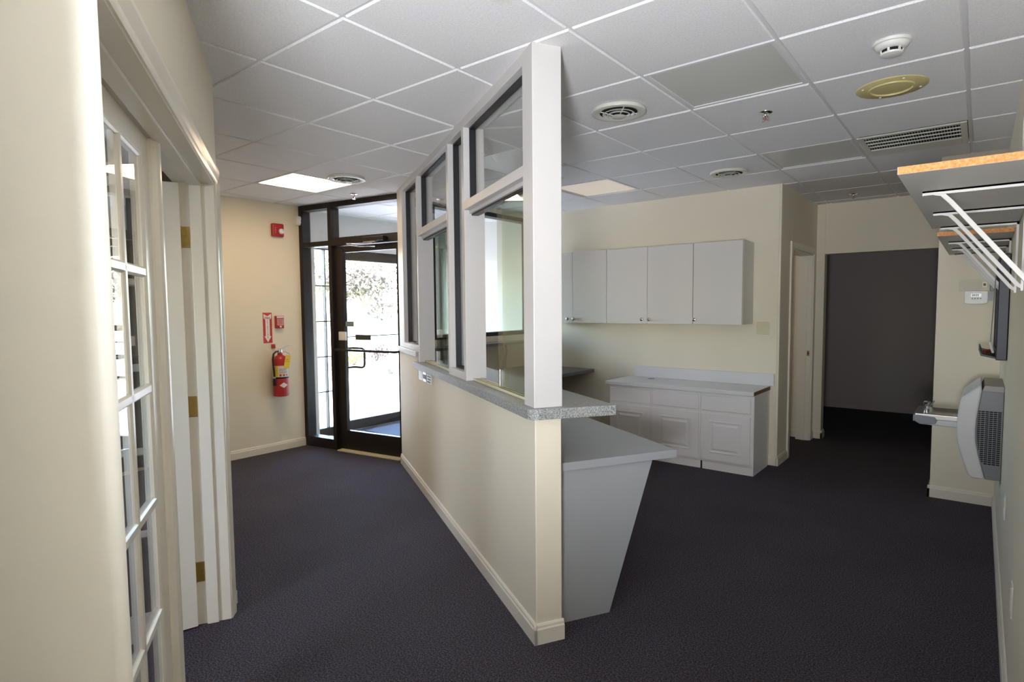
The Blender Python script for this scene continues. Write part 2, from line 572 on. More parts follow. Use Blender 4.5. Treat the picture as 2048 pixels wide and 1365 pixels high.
# reception / vestibule
YV = 5.66
mb = MB()
WY0, WY1, WZ0, WZ1 = 3.98, 5.588, 1.16, 2.515
mb.box(-4.37, -4.25, 3.70, WY0, 0, TOP).box(-4.37, -4.25, WY0, WY1, 0, WZ0).box(-4.37, -4.25, WY0, WY1, WZ1, TOP)
struct('wall_reception', mb, m_wall, 'cream reception wall under the dark framed window', 'wall')
struct('wall_vestibule_end', MB().box(-6.05, -4.25, YV, YV + 0.14, 0, TOP), m_wallnear, 'pale vestibule wall seen through the reception window', 'wall')
OY0, OY1, OZ1 = 3.741, 5.52, 2.165
mb = MB()
mb.box(XV - 0.14, XV, 3.3, OY0, 0, TOP).box(XV - 0.14, XV, OY1, YV + 0.1, 0, TOP).box(XV - 0.14, XV, OY0, OY1, OZ1, TOP)
struct('wall_vestibule_outer', mb, m_trimw, 'white wall around the outer entrance doors', 'wall')
# unseen end behind the camera, with an added flash blocker
mb = MB()
mb.box(-1.0, 0.3, -6.14, -6.0, 0, TOP)
struct('wall_rear', mb, m_wall, 'cream wall at the end of the corridor behind the camera', 'wall')
struct('wall_flash_block', MB().box(-0.94, -0.80, -6.0, 0.115, 0, TOP), m_wallnear, 'added unseen cream wall keeping the flash off the near wall', 'wall')  # added out of view to shade the near wall end from the flash
struct('wall_passage', MB().box(-1.50, -0.93, -0.16, -0.02, 0, TOP), m_wallnear, 'short cream wall closing the corner left of the camera', 'wall')
# dark office behind the french doors; unseen opening added to light the lobby
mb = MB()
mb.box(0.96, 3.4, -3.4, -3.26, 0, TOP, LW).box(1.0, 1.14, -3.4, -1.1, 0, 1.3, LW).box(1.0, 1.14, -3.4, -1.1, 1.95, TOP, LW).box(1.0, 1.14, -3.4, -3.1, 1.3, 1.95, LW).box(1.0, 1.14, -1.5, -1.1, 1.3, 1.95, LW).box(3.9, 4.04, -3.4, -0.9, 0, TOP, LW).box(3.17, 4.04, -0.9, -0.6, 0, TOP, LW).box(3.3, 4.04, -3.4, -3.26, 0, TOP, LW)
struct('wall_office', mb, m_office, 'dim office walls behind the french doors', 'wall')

# ------------------------------------------------------------------ ceiling: slab, T-bars, tegular tiles
GX, GY, GT = -1.9137, 1.3614, 0.6096
ceil = MB().box(-6.05, 1.6, -2.75, 9.7, 2.60, 2.66).box(-1.0, 1.6, -6.14, -2.75, 2.60, 2.66).build('ceiling', m_grid)
tag(ceil, 'suspended white ceiling of square mineral fibre tiles', 'ceiling', kind='structure')


def cell(i, j):
    return Vector((GX + GT * (i + 0.5), GY + GT * (j + 0.5), CEIL))


camp = Vector((0, 0, 1.475))


def in_view(i, j):
    for a in (0, 0.5, 1):
        for bb in (0, 0.5, 1):
            p = Vector((GX + GT * (i + a), GY + GT * (j + bb), CEIL)) - camp
            z = p.dot(fwd)
            if z > 0.05:
                x, y = 1046.5 + 1164.9 * p.dot(right) / z, 690.7 - 1164.9 * p.dot(up) / z
                if -400 < x < 2450 and -450 < y < 1400:
                    return True
    return False


def inside(i, j):
    """does the cell overlap a room we can look into?"""
    for a in (0.02, 0.25, 0.5, 0.75, 0.98):
        for bb in (0.02, 0.25, 0.5, 0.75, 0.98):
            x, y = GX + GT * (i + a), GY + GT * (j + bb)
            q = LW.inverted() @ Vector((x, y, 0))
            lobby = (q.y > -0.3 or x < corner.x) and y > corner.y - 0.0 and y < 5.6 and x > XB
            lobby = lobby or (q.y > -0.3 and y > -1.0 and y < 5.6 and x > XB)
            hall = y >= 5.5 and y < 7.1 and -1.43 < x < -0.2
            vest = XV < x < -4.2 and 3.4 < y < YV
            if (lobby or hall or vest) and x < XR:
                return True
    return False


FIX = {(-5, 2): 'lit', (-2, 5): 'dim', (-2, 3): 'off', (1, 2): 'off', (1, 5): 'off', (2, 5): 'grille'}
h0, h1 = 0.2925, 0.2965
tile_me = None
tee_me = {}
RZ = CEIL + 0.008
for i in range(-7, 4):
    for j in range(-2, 10):
        if not (in_view(i, j) and inside(i, j)):
            continue
        c = cell(i, j)
        if (i, j) not in FIX:
            if tile_me is None:
                vs = [(x * h0, y * h0, 0) for x, y in ((-1, -1), (1, -1), (1, 1), (-1, 1))]
                vs += [(x * h1, y * h1, 0.005) for x, y in ((-1, -1), (1, -1), (1, 1), (-1, 1))]
                vs += [(x * h1, y * h1, 0.020) for x, y in ((-1, -1), (1, -1), (1, 1), (-1, 1))]
                fs = [(0, 3, 2, 1), (8, 9, 10, 11)]
                for b0 in (0, 4):
                    fs += [(b0 + k, b0 + (k + 1) % 4, b0 + 4 + (k + 1) % 4, b0 + 4 + k) for k in range(4)]
                tile_me = bpy.data.meshes.new('tile')
                tile_me.from_pydata(vs, [], fs)
                tile_me.materials.append(m_tile)
            o = bpy.data.objects.new('tile', tile_me)
            o.location = c + Vector((random.uniform(-.0015, .0015), random.uniform(-.0015, .0015), random.uniform(-0.0008, 0.0008)))
            o.rotation_euler = (random.uniform(-.0012, .0012), random.uniform(-.0012, .0012), 0)
            COL.objects.link(o)
            o.parent = ceil
        for ax in (0, 1):
            if ax not in tee_me:
                t = MB()
                if ax == 0:      # main runner along y on the cell's low-x side
                    t.box(-0.012, 0.012, -GT / 2, GT / 2, 0, 0.006).box(-0.003, 0.003, -GT / 2, GT / 2, 0.006, 0.04)
                else:
                    t.box(-GT / 2 + 0.012, GT / 2 - 0.012, -0.012, 0.012, 0.0005, 0.006).box(-GT / 2, GT / 2, -0.003, 0.003, 0.006, 0.03)
                me = bpy.data.meshes.new('grid_bar')
                me.from_pydata([tuple(p) for p in t.v], [], t.f)
                me.materials.append(m_grid)
                tee_me[ax] = me
            o = bpy.data.objects.new('grid_bar', tee_me[ax])
            o.location = (c.x - GT / 2, c.y, RZ) if ax == 0 else (c.x, c.y - GT / 2, RZ)
            COL.objects.link(o)
            o.parent = ceil

# ------------------------------------------------------------------ baseboards
BASE = [(0, 0), (-0.014, 0), (-0.014, 0.066), (-0.010, 0.072), (-0.009, 0.082), (-0.004, 0.090), (0, 0.090)]


def baseboard(name, F, a0, a1, label, sign=1, m=m_trim):
    p = [(n * sign, z) for n, z in BASE]
    o = MB().ext(0, p, a0, a1, F).build(name, m)
    return tag(o, label, 'baseboard', kind='structure')


baseboard('baseboard_partition', PT, -0.014, 3.262, 'cream baseboard along the lobby side of the knee wall')
F = PT @ Matrix.Translation((0, 0, 0)) @ Matrix.Rotation(R(90), 4, 'Z')
# end of the knee wall: run along n, proud towards -s
mb = MB().ext(1, [(n, z) for n, z in BASE], -0.014, 0.131, PT)
o = mb.build('baseboard_partition_end', m_trim)
tag(o, 'scuffed white baseboard block around the end of the knee wall', 'baseboard', kind='structure')
o = MB().ext(1, [(XB - n, z) for n, z in BASE], corner.y, 3.455).build('baseboard_lobby', m_trim)
tag(o, 'cream baseboard under the fire extinguisher', 'baseboard', kind='structure')
o = MB().ext(0, [(corner.y - n * 1.25, z) for n, z in BASE], XB, corner.x + 0.004).build('baseboard_lobby_side', m_trimw)
tag(o, 'white baseboard end just beyond the french door casing', 'baseboard', kind='structure')
o = MB().ext(1, [(XR + n, z) for n, z in BASE], -6.0, 5.38).build('baseboard_right', m_trim)
tag(o, 'cream baseboard under the drinking fountain wall', 'baseboard', kind='structure')
mb = MB().ext(0, [(5.38 + n, z) for n, z in BASE], -0.276, XR)
o = mb.build('baseboard_end', m_trim)
tag(o, 'cream baseboard under the thermostat', 'baseboard', kind='structure')
o = MB().ext(1, [(-0.262 + n, z) for n, z in BASE], 5.366, 7.03).build('baseboard_end_side', m_trim)
tag(o, 'cream baseboard round the corner of the thermostat wall', 'baseboard', kind='structure')
o = MB().ext(0, [(YK + n, z) for n, z in BASE], -1.515, -1.434).build('baseboard_kitchen', m_trim)
tag(o, 'short cream baseboard right of the base cabinets', 'baseboard', kind='structure')
o = MB().ext(1, [(-1.43 - n, z) for n, z in BASE], 5.576, 5.905).build('baseboard_side', m_trim)
tag(o, 'short cream baseboard left of the side doorway', 'baseboard', kind='structure')
o = MB().ext(1, [(-1.43 - n, z) for n, z in BASE], 6.94, 7.03).build('baseboard_side_far', m_trim)
tag(o, 'cream baseboard scrap between the side doorway and the hall', 'baseboard', kind='structure')
o = MB().ext(0, [(7.03 + n, z) for n, z in BASE], -1.43, -1.333).build('baseboard_hall', m_trim)
tag(o, 'cream baseboard left of the dark hall opening', 'baseboard', kind='structure')
o = MB().ext(1, [(-1.347 - n, z) for n, z in BASE], 7.016, 7.16).build('baseboard_hall_return', m_trim)
tag(o, 'cream baseboard inside the dark hall opening', 'baseboard', kind='structure')
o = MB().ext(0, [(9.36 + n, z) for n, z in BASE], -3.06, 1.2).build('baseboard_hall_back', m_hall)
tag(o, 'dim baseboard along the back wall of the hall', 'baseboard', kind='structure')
o = MB().ext(0, [(6.97 + n, z) for n, z in BASE], -3.56, -1.56).build('baseboard_side_room', m_trim)
tag(o, 'cream baseboard seen inside the side doorway', 'baseboard', kind='structure')

# ------------------------------------------------------------------ partition glazing
FD = 0.125
GN = 0.062      # glass line


def glazing(name, label, s0, s1, z0, z1, fixed, transom=False, slide=None, wide_post=False):
    root = thing(name, label, 'interior window', PT @ Vector(((s0 + s1) / 2, 0.06, z0)), kind='structure')
    fw = 0.045
    zt = CEIL + 0.004
    MB().box(s0, s1, 0, FD, 2.512, zt, PT).build('head', m_trimw, root, bevel=0.002)
    MB().box(s1, s1 + fw, 0, FD, z0, zt, PT).build('mullion', m_trimw, root, bevel=0.002)
    if wide_post:
        MB().box(-0.002, s0, -0.004, FD + 0.004, z0, zt, PT).build('end_post', m_trimw, root, bevel=0.003)

    def pane(za, zb, m=m_glass, nm='glass_pane'):
        MB().box(s0, s1, GN - 0.003, GN + 0.003, za, zb, PT).build(nm, m, root)
        gk = 0.011
        k = MB()
        for a0, a1, b0, b1 in ((s0, s0 + gk, za, zb), (s1 - gk, s1, za, zb), (s0, s1, za, za + gk), (s0, s1, zb - gk, zb)):
            k.box(a0, a1, GN - 0.026, GN + 0.010, b0, b1, PT)
        k.build('gasket', m_gask, root)
    if transom:
        MB().box(s0, s1, -0.003, FD, 2.042, 2.090, PT).build('transom_bar', m_trimw, root, bevel=0.002)
        MB().box(s0, s1, 0.030, 0.100, 2.022, 2.042, PT).build('head_track', m_trimw, root, bevel=0.002)
        MB().box(s0, s1, 0.045, 0.085, 2.012, 2.022, PT).build('track_slot', m_dark, root)
        pane(2.090, 2.512)
        t = MB()
        for n0_, n1_ in ((0.040, 0.046), (0.062, 0.068), (0.084, 0.092)):
            t.box(s0, s1, n0_, n1_, z0, z0 + 0.014, PT)
        t.box(s0, s1, 0.040, 0.092, z0, z0 + 0.005, PT)
        t.build('sill_track', m_ivory, root, bevel=0.001)
        for (a0, a1, nn) in slide:
            p = MB().box(a0, a1, nn - 0.0025, nn + 0.0025, z0 + 0.006, 2.018, PT).build('sliding_pane', m_tint, root)
        a1, nn = slide[0][1], slide[0][2]
        MB().box(a1 - 0.045, a1 - 0.028, nn - 0.011, nn - 0.0025, 1.065, 1.155, PT).build('finger_pull', m_steel, root, bevel=0.002)
    if fixed:
        zs = z0 + 0.048
        MB().box(s0, s1, 0, FD, z0, zs, PT).build('sill', m_trimw, root, bevel=0.002)
        pane(zs, 2.512)
    return root


ZC = 1.043
glazing('window_1', 'tall sliding reception window with a transom, next to the white end post', 0.110, 1.032, ZC, CEIL, False, True, [(0.110, 0.615, 0.055), (0.110, 0.60, 0.077)], True)
glazing('window_2', 'narrow tall fixed pane between the two sliding reception windows', 1.077, 1.392, ZC, CEIL, True)
glazing('window_3', 'farther sliding reception window with a transom, past the narrow pane', 1.437, 2.350, ZC, CEIL, False, True, [(1.437, 1.99, 0.055), (1.437, 1.975, 0.077)])
glazing('window_4', 'fixed reception pane on the raised sill next to the entrance', 2.395, 3.005, 1.122, CEIL, True)
MB().box(2.352, 2.393, 0.001, FD - 0.001, 1.043, 1.13, PT).build('mullion', m_trimw, bpy.data.objects['window_3'])
MB().box(3.05, 3.245, 0.0, FD, 1.122, CEIL + 0.004, PT).build('end_panel', m_trimw, bpy.data.objects['window_4'], bevel=0.002)

# ------------------------------------------------------------------ reception window to the vestibule
root = thing('window_5', 'wide dark framed window between reception and entrance vestibule', 'window', (-4.31, 4.7, WZ0), kind='structure')
fx0, fx1 = -4.36, -4.246
MB().box(fx0, fx1, WY0, WY1, WZ0, WZ0 + 0.045).build('sill_rail', m_dark, root, bevel=0.002)
MB().box(fx0, fx1, WY0, WY1, WZ1 - 0.045, WZ1).build('head_rail', m_dark, root, bevel=0.002)
for y0 in (WY0, WY1 - 0.045):
    MB().box(fx0, fx1, y0, y0 + 0.045, WZ0 + 0.045, WZ1 - 0.045).build('mullion', m_dark, root, bevel=0.002)
for ya, yb in ((WY0 + 0.045, WY1 - 0.045),):
    MB().box(-4.312, -4.306, ya, yb, WZ0 + 0.045, WZ1 - 0.045).build('glass_pane', m_glass, root)
MB().box(-4.25, -4.10, 3.85, YK, 1.062, 1.092).build('window_stool', m_wdesk, root, bevel=0.003)

# ------------------------------------------------------------------ storefront entrance (door_1)
root = thing('door_1', 'dark bronze glazed entrance door with sidelight and transom', 'entrance door', SFR @ Vector((0.7, 0.05, 0)), kind='structure')
D = 0.114
mb = MB().box(0, 0.048, 0, D, 0, CEIL + 0.004, SFR)
mb.build('jamb', m_dark, root, bevel=0.002)
MB().box(0.432, 0.478, 0, D, 0, CEIL + 0.002, SFR).build('mullion', m_dark, root, bevel=0.002)
MB().box(1.372, 1.425, 0, D, 0, CEIL + 0.002, SFR).build('jamb', m_dark, root, bevel=0.002)
MB().box(0.048, 1.372, 0.001, D - 0.001, 2.508, CEIL + 0.002, SFR).build('head', m_dark, root, bevel=0.002)
MB().box(0.048, 0.432, 0.001, D - 0.001, 2.125, 2.176, SFR).build('transom_bar', m_dark, root, bevel=0.002)
MB().box(0.478, 1.372, -0.001, D - 0.001, 2.118, 2.198, SFR).build('transom_bar', m_dark, root, bevel=0.002)
MB().box(0.048, 0.432, 0.001, D - 0.001, 0, 0.105, SFR).build('sill_rail', m_dark, root, bevel=0.002)
for a0, a1, z0, z1 in ((0.048, 0.432, 0.105, 2.125), (0.048, 0.432, 2.176, 2.508), (0.478, 1.372, 2.198, 2.508)):
    MB().box(a0, a1, 0.050, 0.056, z0, z1, SFR).build('glass_pane', m_glass, root)
# the leaf
leaf0, leaf1 = 0.482, 1.368
lf = MB()
lf.box(leaf0, 0.598, 0.036, 0.080, 0.012, 2.112, SFR)
stile = lf.build('door_stile', m_dark, root, bevel=0.002)
MB().box(1.315, leaf1, 0.036, 0.080, 0.012, 2.112, SFR).build('door_stile', m_dark, root, bevel=0.002)
MB().box(0.598, 1.315, 0.037, 0.079, 2.048, 2.112, SFR).build('door_rail', m_dark, root, bevel=0.002)
MB().box(0.598, 1.315, 0.037, 0.079, 0.012, 0.212, SFR).build('door_rail', m_dark, root, bevel=0.002)
MB().box(0.598, 1.315, 0.055, 0.061, 0.212, 2.048, SFR).build('door_glass', m_glass, root)
MB().box(0.52, 1.36, -0.035, 0.10, 0.0, 0.014, SFR).build('threshold', m_ivory, root, bevel=0.003)
pb = MB().tube([(0.545, 0.036, 1.058), (0.545, -0.04, 1.058), (0.56, -0.05, 1.058), (1.335, -0.05, 1.056), (1.345, -0.04, 1.056), (1.345, 0.036, 1.056)], 0.012, 10, SFR)
pb.build('push_bar', m_dark, root, smooth=True)
pu = MB().tube([(0.575, 0.08, 1.062), (0.575, 0.16, 1.062), (0.59, 0.172, 1.062)] + [(0.70, 0.172, 1.062), (0.725, 0.172, 1.05), (0.733, 0.172, 1.03), (0.733, 0.172, 0.90), (0.725, 0.172, 0.875), (0.70, 0.172, 0.862), (0.59, 0.172, 0.862), (0.575, 0.16, 0.862), (0.575, 0.08, 0.862)], 0.011, 10, SFR)
pu.build('pull_handle', m_dark, root, smooth=True)
cl = MB().box(0.97, 1.24, -0.060, -0.002, 2.128, 2.172, SFR).build('door_closer', m_dark, root, bevel=0.008)
MB().tube([(0.738, -0.045, 2.124), (1.09, -0.045, 2.110)], 0.006, 8, SFR).build('closer_arm', m_chrome, cl)
MB().tube([(0.738, -0.045, 2.118), (0.92, -0.052, 2.085), (1.118, -0.040, 2.078)], 0.006, 8, SFR).build('closer_arm', m_chrome, cl)
MB().tube([(0.738, -0.045, 2.105), (0.738, -0.045, 2.140)], 0.010, 8, SFR).build('closer_joint', m_dark, cl)
MB().box(0.975, 1.13, -0.055, -0.012, 2.120, 2.130, SFR).build('closer_foot', m_steel, cl)
MB().box(0.535, 0.640 - 0.01, 0.012, 0.036, 1.151, 1.240, SFR).build('alarm_contact', m_plastic, root, bevel=0.004)
MB().box(0.600, 0.715, 0.0505, 0.0545, 1.292, 1.345, SFR).build('sticker', mat('grey_sticker', (0.20, 0.24, 0.25), 0.6), root)
MB().box(0.735, 0.945, 0.0505, 0.0545, 1.158, 1.212, SFR).build('door_plate', mat('olive_plate', (0.045, 0.045, 0.035), 0.5), root)

# ------------------------------------------------------------------ outer entrance (door_2): gridded sidelight, glass door
root = thing('door_2', 'outer glass entrance doors with thin dark grid bars in the sidelight', 'entrance door', (XV - 0.07, 4.6, 0), kind='structure')
a, c = XV - 0.10, XV - 0.03
MB().box(a, c, OY0, 4.06, 0, 0.095).build('sill_rail', m_dark, root, bevel=0.002)
MB().box(a, c, OY0, OY1, 2.150, OZ1).build('head', m_dark, root)
MB().box(a, c, 4.045, 4.085, 0, 2.15).build('mullion', m_dark, root)
MB().box(a - 0.03, c - 0.04, OY0, 4.05, 0.095, 2.15).build('glass_pane', m_glass, root)
for z in (0.517, 0.924, 1.332, 1.739):
    MB().box(a + 0.02, c, OY0, 4.045, z - 0.006, z + 0.006).build('muntin', m_dark, root)
for y in (3.888,):
    MB().box(a + 0.02, c, y - 0.006, y + 0.006, 0.095, 2.15).build('muntin', m_dark, root)
MB().box(a, c, 4.09, 5.06, 0.012, 0.13).build('door_rail', m_dark, root, bevel=0.002)
MB().box(a, c, 4.09, 5.06, 2.05, 2.148).build('door_rail', m_dark, root, bevel=0.002)
MB().box(a + 0.02, c - 0.02, 4.145, 5.01, 1.133, 1.145).build('mid_bar', m_dark, root)
MB().box(a, c, 4.09, 4.145, 0.13, 2.05).build('door_stile', m_dark, root)
MB().box(a, c, 5.01, 5.06, 0.13, 2.05).build('door_stile', m_dark, root)
MB().box(a + 0.03, a + 0.036, 4.145, 5.01, 0.13, 2.05).build('door_glass', m_glass, root)
MB().box(a, c, 5.065, 5.105, 0, 2.15).build('mullion', m_dark, root)
MB().box(a, c, 5.105, OY1, 0, 0.095).build('sill_rail', m_dark, root)
MB().box(a + 0.03, a + 0.036, 5.105, OY1, 0.095, 2.15).build('glass_pane', m_glass, root)
o = MB().box(-5.80, -4.55, 4.28, 5.35, 0.0, 0.012).build('entrance_mat', m_mat, loc=(-5.2, 4.8, 0), bevel=0.004)
for p in o.data.vertices:
    pass
tag(o, 'blue grey entrance mat on the vestibule floor', 'mat')

# ------------------------------------------------------------------ french doors (door_3)
root = thing('door_3', 'cream double french doors, one leaf shut and the other open into the office', 'french doors', LW @ Vector((2.3, -0.42, 0)), kind='structure')
MB().box(SJ1 - 0.004, SJ1 + 0.014, LN0 - 0.002, -0.298, 0, ZJ - 0.004, LW).build('jamb', m_trim, root)
MB().box(SJ0 - 0.014, SJ0 + 0.004, LN0 - 0.002, -0.298, 0, ZJ - 0.004, LW).build('jamb', m_trim, root)
MB().box(SJ0, SJ1, LN0 - 0.002, -0.298, ZJ - 0.004, ZJ + 0.014, LW).build('jamb', m_trim, root)
MB().box(SJ1 - 0.016, SJ1 - 0.004, -0.398, -0.350, 0, ZJ - 0.004, LW).build('door_stop', m_trim, root, bevel=0.002)
MB().box(SJ0, SJ1, -0.398, -0.350, ZJ - 0.016, ZJ - 0.004, LW).build('door_stop', m_trim, root, bevel=0.002)
CAS = [(0, -0.300), (0, -0.292), (0.010, -0.290), (0.022, -0.289), (0.040, -0.284), (0.058, -0.280), (0.072, -0.281), (0.076, -0.300)]
MB().ext(2, [(SJ1 + p, q) for p, q in CAS], 0, ZJ + 0.006, LW).build('casing', m_trim, root)
MB().ext(0, [(q, ZJ + 0.002 + p) for p, q in CAS], SJ0 - 0.04, SJ1 + 0.076, LW).build('casing', m_trim, root)


def french_leaf(F, w, parts_parent, cols=2, g1=None):
    """leaf in local coords: s from 0 (meeting edge) to w (hinge edge), front face n=0, back n=-0.035"""
    nm = []
    H0, H1 = 0.008, 2.038
    st = 0.142
    g0 = st
    g1 = g1 or w - st + 0.03
    zt, zb = 1.965, 0.118
    MB().box(0, st, -0.035, 0, H0, H1, F).build('stile', m_trim, parts_parent, bevel=0.002)
    MB().box(g1, w, -0.035, 0, H0, H1, F).build('stile', m_trim, parts_parent, bevel=0.002)
    MB().box(st, g1, -0.035, 0, zt, H1, F).build('rail', m_trim, parts_parent, bevel=0.002)
    MB().box(st, g1, -0.035, 0, H0, zb, F).build('rail', m_trim, parts_parent, bevel=0.002)
    zs = [zb + (zt - zb) * k / 5 for k in range(6)]
    cs = [g0 + (g1 - g0) * k / cols for k in range(cols + 1)]
    prof = [(-0.017, -0.012), (-0.016, -0.008), (-0.010, -0.002), (0.010, -0.002), (0.016, -0.008), (0.017, -0.012), (0.010, -0.030), (-0.010, -0.030)]
    for sm in cs[1:-1]:
        MB().ext(2, [(sm + p, q) for p, q in prof], zb, zt, F).build('muntin', m_trim, parts_parent)
    for z in zs[1:-1]:
        MB().ext(0, [(q, z + p) for p, q in prof], g0, g1, F).build('muntin', m_trim, parts_parent)
    for a0, a1 in zip(cs[:-1], cs[1:]):
        for z0, z1 in zip(zs[:-1], zs[1:]):
            MB().box(a0, a1, -0.013, -0.009, z0, z1, F).build('pane', m_glass, parts_parent)
    # moulded glazing stops on the outer edges
    stp = [(0, -0.011), (0, -0.001), (0.005, -0.002), (0.011, -0.007), (0.012, -0.011)]
    MB().ext(2, [(g0 + p, q) for p, q in stp], zb, zt, F).build('glazing_stop', m_trim, parts_parent)
    MB().ext(2, [(g1 - p, q) for p, q in stp], zb, zt, F).build('glazing_stop', m_trim, parts_parent)
    MB().ext(0, [(q, zt - p) for p, q in stp], g0, g1, F).build('glazing_stop', m_trim, parts_parent)
    MB().ext(0, [(q, zb + p) for p, q in stp], g0, g1, F).build('glazing_stop', m_trim, parts_parent)


# shut leaf: meeting edge at s = 2.31, running back towards the camera
FL = LW @ Matrix.Translation((2.31, -0.412, 0)) @ Matrix.Diagonal((-1, 1, 1, 1))
french_leaf(FL, 1.062, root, 3, 0.142 + 0.245 * 3)
AST = [(2.268, -0.412), (2.268, -0.404), (2.278, -0.390), (2.292, -0.384), (2.318, -0.384), (2.330, -0.390), (2.333, -0.404), (2.333, -0.412)]
MB().ext(2, AST, 0.008, 2.040, LW).build('astragal', m_trim, root)
# open leaf, hinged on the far jamb and swung into the office
hinge = Vector((SJ1 - 0.007, -0.440, 0))
FO = LW @ Matrix.Translation(hinge) @ Matrix.Rotation(R(77), 4, 'Z') @ Matrix.Translation((-0.715, 0.030, 0))
french_leaf(FO, 0.715, root)
for z in (1.755, 0.985, 0.205):
    h = MB().box(SJ1 - 0.007, SJ1 - 0.003, -0.437, -0.402, z, z + 0.095, LW)
    ho = h.build('hinge', m_brass, root, bevel=0.002)
    MB().tube([(SJ1 - 0.008, -0.441, z - 0.002), (SJ1 - 0.008, -0.441, z + 0.097)], 0.006, 8, LW).build('hinge_pin', m_brass, ho)
    sc = MB()
    for dz, dn in ((0.012, -0.425), (0.040, -0.410), (0.060, -0.425), (0.084, -0.410)):
        f = LW @ Matrix.Translation((SJ1 - 0.007, dn, z + dz)) @ Matrix.Rotation(R(-90), 4, 'Y')
        sc.lathe([(0.004, 0), (0.003, 0.0012)], f, 8)
    sc.build('screw', m_brass, ho)

# ------------------------------------------------------------------ side doorway (door_4)
root = thing('door_4', 'cream cased doorway in the narrow wall left of the dark hall', 'doorway', (-1.5, 6.4, 0), kind='structure')
MB().box(-1.565, -1.428, DY1, DY1 + 0.0, 0, DZ)
MB().box(-1.565, -1.428, DY0, DY0 + 0.016, 0, DZ).build('jamb', m_trim, root)
MB().box(-1.565, -1.428, DY1 - 0.016, DY1, 0, DZ).build('jamb', m_trim, root)
MB().box(-1.565, -1.428, DY0 + 0.016, DY1 - 0.016, DZ - 0.016, DZ).build('jamb', m_trim, root)
MB().box(-1.43, -1.414, DY0 - 0.062, DY0 + 0.004, 0, DZ + 0.062).build('casing', m_trim, root, bevel=0.004)
MB().box(-1.43, -1.414, DY1 - 0.004, DY1 + 0.062, 0, DZ + 0.062).build('casing', m_trim, root, bevel=0.004)
MB().box(-1.43, -1.414, DY0 + 0.004, DY1 - 0.004, DZ - 0.004, DZ + 0.062).build('casing', m_trim, root, bevel=0.004)
MB().box(-1.515, -1.475, DY1 - 0.028, DY1 - 0.016, 0, DZ - 0.016).build('door_stop', m_trim, root)
MB().box(-1.468, -1.440, DY1 - 0.0185, DY1 - 0.016, 0.925, 0.985).build('strike_plate', m_brass, root)
MB().box(-1.459, -1.449, DY1 - 0.0195, DY1 - 0.0184, 0.938, 0.970).build('strike_hole', m_void, root)

# ------------------------------------------------------------------ bar counter, desks
cpoly = arc(0.012, 0.012, 0.047, 180, 270, 6) + [(2.45, -0.034), (2.45, 0.362), (-0.064, 0.362), (-0.060, 0.30)]
o = MB().ext(2, cpoly, 0.998, 1.043, PT).build('bar_counter', m_gran, loc=PT @ Vector((1.2, 0.15, 0.998)), bevel=0.002)
tag(o, 'grey granite speckled bar counter on top of the knee wall', 'counter')

root = thing('reception_desk', 'grey laminate reception desk behind the knee wall with a tapered end panel', 'desk', PT @ Vector((1.2, 0.45, 0)))
MB().ext(2, [(0.088, 0.128), (2.6, 0.128), (2.6, 0.80), (0.088, 0.80)], 0.727, 0.765, PT).build('desk_top', m_desk, root, bevel=0.0015)
for s in (0.108, 1.30):
    MB().ext(0, [(0.128, 0), (0.430, 0), (0.672, 0.727), (0.128, 0.727)], s, s + 0.022, PT).build('end_panel', m_desk, root)

root = thing('window_desk', 'charcoal laminate desk top along the wall under the reception window', 'desk', (-3.8, 4.9, 0))
MB().box(-4.248, -3.375, 4.30, YK - 0.001, 0.748, 0.785).build('desk_top', m_wdesk, root, bevel=0.0015)
MB().box(-4.20, -3.55, 4.40, 4.42, 0, 0.748).build('end_panel', m_wdesk, root)
MB().box(-4.20, -3.62, 5.50, 5.588, 0.70, 0.748).build('cleat', m_wdesk, root)

o = MB().tube([(-4.232, 4.985, 1.09), (-4.225, 5.03, 1.085), (-4.222, 5.065, 1.05), (-4.222, 5.072, 0.98), (-4.225, 5.055, 0.90), (-4.225, 5.045, 0.82), (-4.225, 5.045, 0.786)], [0.008, 0.010, 0.011, 0.012, 0.013, 0.015, 0.016], 10).build('cable_hose', mat('grey_brown_cable', (0.16, 0.13, 0.11), 0.6), loc=(-4.225, 5.04, 0.79), smooth=True)
tag(o, 'grey brown cable hanging from the window stool to the charcoal desk', 'cable')

# ------------------------------------------------------------------ kitchen cabinets
def wall_cabinet(x0, x1, doors, label):
    root = thing('wall_cabinet', label, 'cabinet', ((x0 + x1) / 2, YK - 0.16, 1.306), 'white wall cabinets on the kitchen wall')
    z0, z1 = 1.306, 2.057
    MB().box(x0, x1, 5.29, YK, z0, z1).build('body', m_cab, root, bevel=0.001)
    for a0, a1, knob in doors:
        d = MB().box(a0 + 0.002, a1 - 0.002, 5.27, 5.2885, z0, z1).build('door', m_cab, root, bevel=0.0012)
        f = Matrix.Translation((knob, 5.27, 1.349)) @ Matrix.Rotation(R(90), 4, 'X')
        MB().lathe([(0.008, 0), (0.006, 0.006), (0.006, 0.014), (0.014, 0.019), (0.017, 0.025), (0.014, 0.031), (0.006, 0.034)], f, 16).build('knob', m_knob, d, smooth=True)
    return root


wall_cabinet(-3.878, -3.039, [(-3.878, -3.455, -3.508), (-3.455, -3.039, -3.430)], 'white two door wall cabinet, farthest left, partly behind the glazed partition')
wall_cabinet(-3.037, -2.118, [(-3.037, -2.581, -2.630), (-2.581, -2.118, -2.555)], 'white two door wall cabinet in the middle of the row')
wall_cabinet(-2.116, -1.664, [(-2.116, -1.664, -2.094)], 'white single door wall cabinet at the right end of the row')

YF = 5.11


